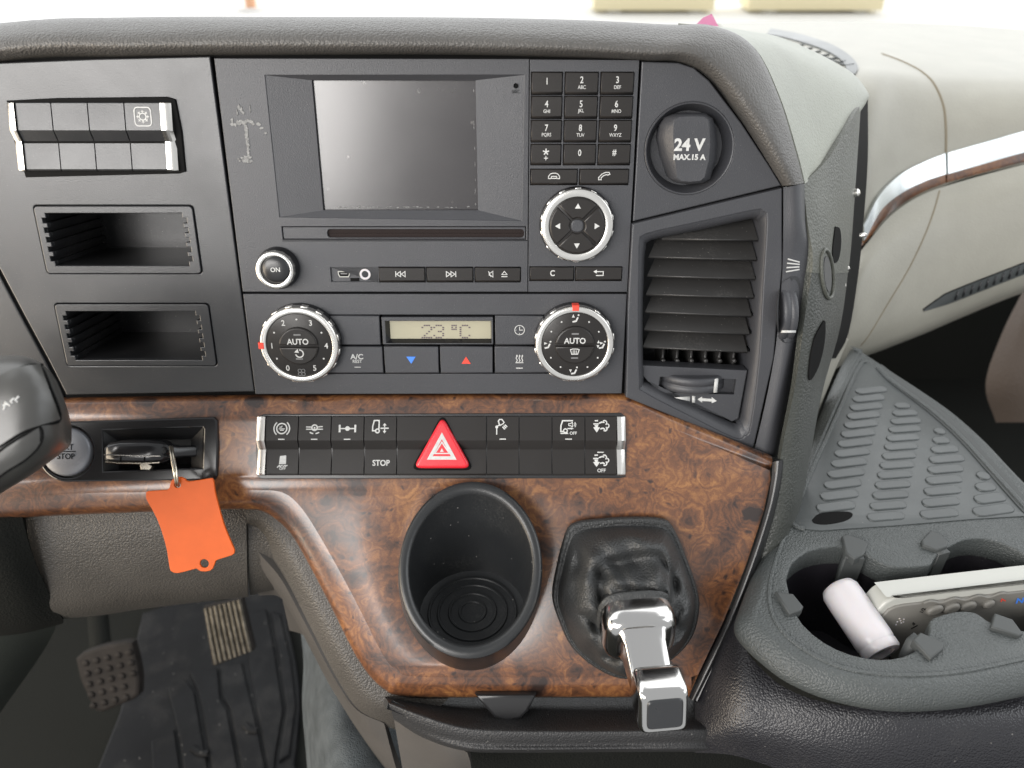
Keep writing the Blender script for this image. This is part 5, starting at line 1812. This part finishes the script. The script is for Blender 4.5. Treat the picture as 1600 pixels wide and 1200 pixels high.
# ---- handset
hs = thing('handset', 'silver edged grey handset with a row of rubber buttons standing in the right cup well', 'handset', WORLD, P(1480, 960, .42))
HF = Frame(P(1400, 938, .432), CX * 1 + CY * .06 - CZ * 0.10, UP * 1.0 + V3((0, .18, 0)))
hp = [(-.0095, -.006), (-.0060, -.001), (-.0015, .0018), (.004, .0026), (.115, .0055), (.120, .002), (.120, -.040), (.004, -.046), (-.004, -.030), (-.0095, -.010)]
part('case', MB().prism(ccw(cr(hp + [hp[0]], 3)[:-1]), -.0135, 0.0, .0016, 3), m_silver, hs, HF, sharp=50)
fp_ = [(-.0070, -.010), (-.004, -.0055), (0.000, -.0035), (.005, -.0028), (.1165, -.0002), (.1165, -.038), (.005, -.044), (-.001, -.030), (-.0070, -.014)]
part('face', MB().prism(ccw(fp_), -.001, .0014, .0007, 2), m_grip, hs, HF, sharp=50)
for k, x in enumerate((.0235, .0335, .0435, .0560)):
    r = (.0047, .0036) if k < 3 else (.0032, .0030)
    y = -.0072 + x * .022 - .001
    p = circ(0, 0, r[0], 18, ry=r[1])
    p = [(x + a + b_ * .35, y + b_) for a, b_ in p]
    part('rubber_button', MB().prism(p, .001, .0040, .0016, 3), m_grip, hs, HF, sharp=60)
wv = []
for k in range(30):
    x = .016 + k * .0017
    wv.append((x, -.0030 + x * .022 + .0010 * math.sin(k * .74), .0016))
part('wave_ridge', MB().tube(wv, .0008, 6), m_grip, hs, HF)
for k, (dx, dy) in enumerate(((0, 0), (.0018, .0008), (-.0018, -.0006), (.0008, -.0018), (-.0010, .0016), (.0020, -.0012), (-.0022, -.0026))):
    part('speaker_hole', MB().lathe(.0048 + dx, -.0140 + dy, [(.0005, .0012), (.0005, .0016), (.0001, .0017)], 8, True, True), m_bottle, hs, HF)
L = MB()
text(L, '7', .0655, -.0058, .0030, .0017, 1.1, .02, 1.5)
part('red_mark', L, m_redp, hs, HF)
L = MB()
text(L, 'N', .0760, -.0072, .0036, .0017, 1.2, .03)
part('blue_mark', L, m_blue, hs, HF)
L = MB()
text(L, '1/2', .0165, -.0078, .0022, .0017, .9, .01, 1.2)
L.stroke([(.0125, -.0208), (.016, -.0185)], .0006, .0017)
text(L, '6', .0132, -.0170, .0024, .0017, 1, .01, .6)
part('dark_mark', L, m_gap, hs, HF)

# ================================================================== passenger side dashboard
pd = thing('passenger_dashboard', 'beige passenger dashboard with chrome and wood strip and glovebox', 'dashboard', WORLD, P(1480, 400, .70))
ur = [[(1120, 36, 1.12), (1300, 33, 1.10), (1400, 35, 1.07), (1500, 39, 1.05), (1600, 46, 1.03), (1740, 56, 1.0)],
      [(1150, 56, .90), (1310, 58, .89), (1400, 62, .88), (1500, 70, .87), (1600, 78, .86), (1740, 90, .84)],
      [(1230, 100, .76), (1340, 96, .74), (1400, 98, .75), (1480, 108, .752), (1600, 112, .75), (1740, 118, .74)],
      [(1310, 150, .68), (1364, 132, .68), (1410, 132, .70), (1490, 140, .715), (1600, 138, .715), (1740, 140, .71)],
      [(1335, 230, .665), (1362, 220, .665), (1412, 210, .690), (1490, 196, .70), (1600, 180, .70), (1740, 165, .70)],
      [(1330, 330, .665), (1356, 320, .665), (1410, 285, .690), (1490, 250, .70), (1600, 220, .70), (1740, 188, .70)],
      [(1325, 400, .672), (1354, 376, .672), (1410, 325, .695), (1490, 285, .705), (1600, 256, .705), (1740, 222, .705)]]
def ext(rows, d=300):
    for r in rows:
        (x0, y0, z0), (x1, y1, z1) = r[-2], r[-1]
        r.append((x1 + d, y1 + (y1 - y0) * d / (x1 - x0), z1))


ext(ur)
us_b = MB().solid(loft(LP(ur), 6, 6), .004)
part('upper_shell', us_b, m_beige2, pd, sharp=60)
UB = us_b.bvh()
gr = [[(1322, 420, .668), (1350, 386, .664), (1392, 337, .676), (1440, 305, .684), (1500, 284, .69), (1600, 257, .69), (1740, 222, .69)],
      [(1318, 455, .657), (1345, 430, .652), (1390, 388, .664), (1440, 356, .674), (1500, 332, .68), (1600, 303, .68), (1740, 268, .68)],
      [(1302, 515, .660), (1335, 494, .655), (1385, 462, .668), (1440, 432, .680), (1500, 406, .685), (1600, 370, .685), (1740, 335, .685)],
      [(1278, 572, .672), (1318, 549, .675), (1380, 523, .690), (1440, 498, .700), (1500, 470, .705), (1600, 434, .705), (1740, 395, .705)],
      [(1258, 612, .72), (1312, 572, .72), (1376, 547, .735), (1440, 522, .745), (1500, 496, .75), (1600, 456, .75), (1740, 412, .75)],
      [(1250, 610, .90), (1312, 570, .90), (1376, 545, .90), (1440, 520, .90), (1500, 494, .90), (1600, 454, .90), (1740, 410, .90)]]
ext(gr)
gb = MB().solid(loft(LP(gr), 6, 6), .004)
part('glovebox_shell', gb, m_beige2, pd, sharp=60)
GB = gb.bvh()


sl = [[(1300, 540, .556), (1280, 600, .556), (1262, 660, .556), (1240, 730, .556)], [(1326, 530, .60), (1300, 590, .60), (1278, 648, .60), (1254, 730, .60)]]
part('corner_panel', MB().solid(loft(LP(sl), 4, 4), .004), m_beige2, pd, sharp=60)


def seam(bv, pts, r, name, m_):
    q = [hit(bv, x, y, -r * .35) for x, y in cr(pts, 8)]
    q = [p for p in q if p is not None]
    if len(q) > 2: part(name, MB().tube(q, r, 6), m_, pd)


m_seam = mat('seam_brown', (0.20, 0.165, 0.11), 0.7)
seam(UB, [(1378, 84), (1410, 96), (1440, 112), (1460, 132), (1474, 165), (1478, 200), (1478, 238)], .0014, 'seam', m_seam)
seam(GB, [(1468, 298), (1459, 330), (1444, 370), (1420, 420), (1390, 470), (1360, 520), (1345, 540)], .0008, 'seam', m_seam)
ctop = [(1346, 352), (1368, 307), (1400, 275), (1440, 254), (1473, 241)]
cbot = [(1346, 376), (1370, 330), (1402, 303), (1440, 284), (1474, 272)]
wbot = [(1342, 392), (1374, 346), (1406, 319), (1440, 299), (1474, 286)]
part('chrome_strip', MB().solid(ribbon(UB, ctop, cbot, .0035, 5, 5, .67), .003), m_strip, pd, sharp=60)
part('wood_strip', MB().solid(ribbon(UB, cbot, wbot, .0025, 5, 4, .67), .003), m_wood, pd, sharp=60)
ctop = [(1477, 240), (1540, 222), (1600, 205), (1730, 168)]
cbot = [(1477, 272), (1540, 254), (1600, 237), (1730, 202)]
wbot = [(1477, 285), (1540, 268), (1600, 252), (1730, 217)]
part('chrome_strip', MB().solid(ribbon(UB, ctop, cbot, .0035, 5, 5, .7), .003), m_strip, pd, sharp=60)
part('wood_strip', MB().solid(ribbon(UB, cbot, wbot, .0025, 5, 4, .7), .003), m_wood, pd, sharp=60)
part('foot_vent', MB().solid(ribbon(GB, [(1442, 484), (1466, 467), (1490, 454), (1600, 411), (1700, 372)], [(1443, 486), (1470, 478), (1496, 469), (1600, 428), (1700, 390)], .0008, 6, 3, .69), .002), m_liner, pd)
for (a, c) in (([(1442, 484), (1466, 467), (1490, 454), (1600, 411), (1700, 372)], .0012), ([(1443, 486), (1470, 478), (1496, 469), (1600, 428), (1700, 390)], .0008)):
    seam(GB, a, c, 'vent_edge', m_gap)
for k in range(14):
    x = 1496 + k * 12
    y = 452 - (x - 1496) * .391
    q = [hit(GB, x, y + 2, .001), hit(GB, x - 5, y + 15, .001)]
    if all(q): part('vent_bar', MB().tube(q, .0011, 6), m_panel, pd)
# shallow tray on the dashboard top, beside the windscreen
q1 = [(1204, 46), (1225, 50), (1250, 55), (1296, 70), (1326, 88), (1340, 106), (1336, 118)]
q2_ = [(1198, 55), (1220, 59), (1244, 65), (1286, 79), (1312, 94), (1322, 108), (1320, 118)]
bb_ = MB().solid(ribbon(UB, q1, q2_, .0015, 5, 3, .8), .003)
part('tray_rim', bb_, m_liner, pd, sharp=60)
for k in range(7):
    x = 1234 + k * 13
    y = 70 + k * 5.2
    q = [hit(UB, x, y, .001), hit(UB, x + 12, y + 3, .001), hit(UB, x + 22, y + 1, .001)]
    if all(q): part('tray_rib', MB().tube(q, .0010, 6), m_liner, pd)

# ---- scrap of pink paper by the windscreen
pp = thing('pink_paper', 'scrap of pink paper at the top edge of the pad by the windscreen', 'paper', WORLD, P(1106, 30, .56))
PF = Frame(P(1106, 32, .56), CX, CY)
part('sheet', MB().prism(PF.poly([(1086, 40), (1098, 28), (1112, 22), (1124, 44)]), -.0004, .0004, .0001), m_pink, pp, PF)

# ================================================================== lower console and shelf
lc = thing('lower_console', 'charcoal grained lower console with shelf edge under the wood panel', 'console', WORLD, P(1000, 1150, .45))
rows = LP([[(1086, 980, .486), (1150, 950, .460), (1210, 986, .447), (1290, 1030, .432), (1400, 1056, .420), (1550, 1056, .420), (1720, 1030, .425)],
           [(1086, 1036, .477), (1150, 1004, .446), (1210, 1036, .432), (1290, 1074, .418), (1400, 1092, .409), (1550, 1092, .409), (1720, 1066, .414)],
           [(1086, 1086, .466), (1145, 1064, .433), (1210, 1084, .421), (1290, 1108, .410), (1400, 1120, .402), (1550, 1120, .402), (1720, 1098, .407)],
           [(1086, 1122, .456), (1145, 1110, .427), (1210, 1124, .417), (1290, 1142, .408), (1400, 1152, .401), (1550, 1152, .401), (1720, 1134, .405)],
           [(1086, 1150, .450), (1145, 1146, .427), (1210, 1158, .418), (1290, 1178, .410), (1400, 1190, .404), (1550, 1190, .404), (1720, 1180, .407)],
           [(1086, 1176, .454), (1145, 1180, .436), (1210, 1200, .428), (1290, 1230, .420), (1400, 1250, .414), (1550, 1250, .414), (1720, 1240, .416)]])
part('console_side', MB().solid(loft(rows, 5, 5), .004), m_lower, lc, sharp=60)
rows = LP([[(596, 1084, .482), (650, 1090, .482), (720, 1090, .482), (800, 1090, .482), (950, 1090, .482), (1090, 1088, .482), (1180, 1088, .49)],
           [(602, 1090, .466), (652, 1100, .464), (721, 1116, .460), (800, 1120, .458), (950, 1122, .458), (1090, 1118, .460), (1180, 1116, .475)],
           [(606, 1096, .452), (654, 1113, .447), (722, 1133, .443), (800, 1138, .442), (950, 1139, .442), (1090, 1136, .443), (1180, 1134, .465)],
           [(608, 1102, .450), (655, 1122, .444), (722, 1142, .440), (800, 1147, .439), (950, 1147, .439), (1090, 1145, .440), (1180, 1143, .465)],
           [(612, 1112, .454), (658, 1138, .448), (722, 1158, .443), (800, 1163, .442), (950, 1162, .442), (1090, 1160, .443), (1180, 1160, .465)],
           [(615, 1124, .470), (660, 1152, .462), (722, 1172, .452), (800, 1175, .450), (950, 1174, .450), (1090, 1174, .452), (1180, 1174, .475)],
           [(615, 1126, .54), (660, 1154, .54), (722, 1173, .54), (800, 1176, .54), (950, 1175, .54), (1090, 1173, .54), (1180, 1173, .54)]])
part('shelf', MB().solid(loft(rows, 6, 5), .004), m_shelf, lc, sharp=60)
rows = LP([[(612, 1102, .468), (640, 1116, .462), (690, 1150, .458), (730, 1176, .458)], [(620, 1150, .474), (650, 1160, .468), (700, 1184, .462), (735, 1192, .462)], [(632, 1220, .482), (664, 1224, .478), (706, 1230, .474), (740, 1234, .474)]])
part('front_panel', MB().solid(loft(rows, 5, 5), .004), m_console, lc, sharp=60)
part('catch', MB().prism(WF.poly([(742, 1086), (838, 1086), (826, 1112), (814, 1124), (790, 1129), (772, 1122), (756, 1104)], .004), -.010, .004, .002, 3), m_satin, lc, WF, sharp=50)
part('lower_recess', MB().prism(WF.poly([(640, 1120), (1750, 1120), (1750, 1300), (640, 1300)], -.06), -.08, -.06), m_foot, lc, WF)

# ================================================================== footwells
part('floor', MB().box(-1.2, -.6, .06, 1.6, 1.45, .10), m_foot, kind='structure')
part('bulkhead_wall', MB().box(-1.2, 1.30, .10, 1.6, 1.34, .55), m_foot, kind='structure')
fw = thing('column_shroud', 'dark shadowed steering column shroud at the lower left', 'shroud', WORLD, P(0, 900, .47))
rows = LP([[(-120, 806, .463), (-20, 806, .463), (34, 806, .465)], [(-120, 860, .455), (-10, 860, .458), (48, 858, .468)], [(-120, 920, .468), (10, 920, .472), (74, 922, .49)], [(-120, 985, .51), (20, 980, .515), (98, 968, .53)], [(-120, 1000, .58), (20, 992, .58), (96, 975, .58)]])
part('shroud_shell', MB().solid(loft(rows, 5, 4), .004), m_foot, fw, sharp=60)
kp = thing('kick_panel', 'dark grey green carpeted side panel at the lower left corner', 'panel', WORLD, P(20, 1040, .75))
rows = LP([[(-140, 990, .62), (0, 982, .66), (96, 962, .70)], [(-140, 1060, .62), (0, 1046, .67), (66, 1020, .72)], [(-140, 1200, .64), (-40, 1160, .69), (0, 1114, .76)]])
part('panel_face', MB().solid(loft(rows, 4, 4), .006), mat('dark_green_grain', (.030, .033, .028), .8, grain=(900, .4), spec=.2), kp, sharp=60)

ZF = Frame((0, 0, .100), (1, 0, 0), (0, 1, 0))
fm = thing('floor_mat', 'black rubber floor mat with raised treads in the driver footwell', 'floor mat', ZF, (*ZF.at(350, 1100), 0))
part('mat_base', MB().prism(ccw(ZF.poly(cr([(225, 965), (330, 930), (436, 930), (452, 985), (466, 1050), (470, 1110), (462, 1200), (450, 1300), (150, 1300), (190, 1120), (225, 965)], 3)[:-1])), 0, .010, .003), m_matt, fm, ZF)
tread = [[(345, 1042), (378, 1036), (398, 1122), (420, 1230), (384, 1232), (360, 1108), (350, 1092)], [(296, 1052), (340, 1044), (344, 1092), (354, 1108), (377, 1232), (338, 1236), (316, 1106), (308, 1076)],
         [(262, 1076), (290, 1062), (303, 1080), (330, 1236), (292, 1240), (280, 1150)], [(384, 960), (416, 952), (426, 1000), (442, 1110), (430, 1180), (426, 1230), (404, 1120), (390, 1040)], [(424, 956), (438, 960), (454, 1030), (462, 1100), (452, 1180), (436, 1190), (448, 1110), (434, 1010)],
         [(236, 1160), (272, 1140), (286, 1240), (240, 1246)]]
for q in tread:
    part('tread', MB().prism(ccw(ZF.poly(q, .013)), .009, .0145, .002, 2), m_matt, fm, ZF)
for pts in ([(300, 1168), (312, 1176), (325, 1177)], [(382, 1132), (390, 1140), (402, 1141)]):
    part('tread_step', MB().tube([(*ZF.at(x, y, .016), .016) for x, y in pts], .004, 8, flat=.6), m_matt, fm, ZF)

bk = thing('brake_pedal', 'worn brown brake pedal with studded rubber pad in the dark footwell', 'pedal', WORLD, P(165, 1060, .92), 'foot pedals')
BK = Frame(P(165, 1060, .90), CX * .98 + CY * .12, CY)
bo_ = [(117, 1030), (128, 1020), (160, 1009), (196, 1002), (206, 1004), (214, 1035), (218, 1060), (217, 1086), (208, 1094), (160, 1114), (148, 1112), (140, 1098), (124, 1062)]
part('pad', MB().prism(ccw(BK.poly(bo_)), -.012, 0, .004, 2), m_pedal, bk, BK)
for r_ in range(5):
    for c_ in range(5):
        x = 134 + c_ * 17 + r_ * 3.0
        y = 1036 + r_ * 16.5 - c_ * 4.2
        if x > 210 or (r_ == 4 and c_ > 3): continue
        u, v = BK.at(x, y)
        part('stud', MB().lathe(u, v, [(.0042, -.001), (.0036, .002), (.002, .0028), (.0002, .003)], 12, False, True), m_pedal, bk, BK)
part('arm', MB().tube([P(160, 1040, .92), P(155, 985, .95), P(150, 930, .97)], .012, 10), m_foot, bk)
ac = thing('accelerator_pedal', 'ribbed worn metal accelerator pedal above the floor mat', 'pedal', WORLD, P(355, 990, .9), 'foot pedals')
AC = Frame(P(356, 990, .88), CX * .97 + CY * .2, CY)
part('plate', MB().prism(ccw(AC.poly([(317, 948), (378, 934), (397, 1014), (394, 1018), (336, 1041), (331, 1040)])), -.008, 0, .002), m_pedal, ac, AC)
for k in range(8):
    s_ = (k + .5) / 8
    t0, t1 = (318 + 59 * s_, 951 - 15 * s_), (334 + 61 * s_, 1038 - 22 * s_)
    part('rib', MB().tube([(*AC.at(*t0), .0005), (*AC.at((t0[0] + t1[0]) / 2, (t0[1] + t1[1]) / 2), .0012), (*AC.at(*t1), .0005)], .0021, 8), m_steel, ac, AC)
part('arm', MB().tube([P(352, 960, .90), P(350, 920, .93), P(348, 880, .95)], .012, 10), m_foot, ac)

tu = thing('engine_tunnel', 'dark carpeted engine tunnel beside the floor mat', 'engine tunnel', WORLD, P(530, 1100, .62))
rows = LP([[(466, 960, .70), (474, 1030, .66), (472, 1100, .63), (480, 1200, .60), (488, 1300, .58)],
           [(484, 962, .64), (488, 1030, .61), (489, 1100, .58), (498, 1200, .55), (506, 1300, .53)],
           [(500, 965, .60), (508, 1030, .575), (514, 1100, .55), (526, 1200, .52), (536, 1300, .50)],
           [(520, 970, .59), (540, 1030, .57), (556, 1100, .55), (580, 1200, .52), (600, 1300, .50)],
           [(540, 975, .62), (580, 1030, .60), (620, 1100, .58), (660, 1200, .55), (690, 1300, .53)]])
part('carpet_face', MB().solid(loft(rows, 5, 5), .004), m_carpet, tu, sharp=60)
brk = [[(434, 896, .50), (452, 905, .50), (470, 930, .50)], [(440, 930, .54), (460, 945, .53), (484, 975, .52)], [(452, 985, .60), (474, 992, .58), (496, 1010, .56)]]
part('support_arm', MB().solid(loft(LP(brk), 4, 4), .004), m_console, dash, sharp=60)

ds = thing('seat_trim', 'brown curved seat edge beyond the dark passenger footwell', 'seat', WORLD, P(1580, 560, 1.0))
rows = LP([[(1606, 440, 1.0), (1640, 430, .98), (1720, 430, .97)], [(1566, 520, .98), (1610, 510, .95), (1720, 500, .94)], [(1540, 600, .98), (1600, 590, .95), (1720, 580, .94)], [(1556, 660, 1.0), (1610, 660, .98), (1720, 660, .97)]])
part('trim_shell', MB().solid(loft(rows, 5, 5), .01), m_brown, ds, sharp=60)
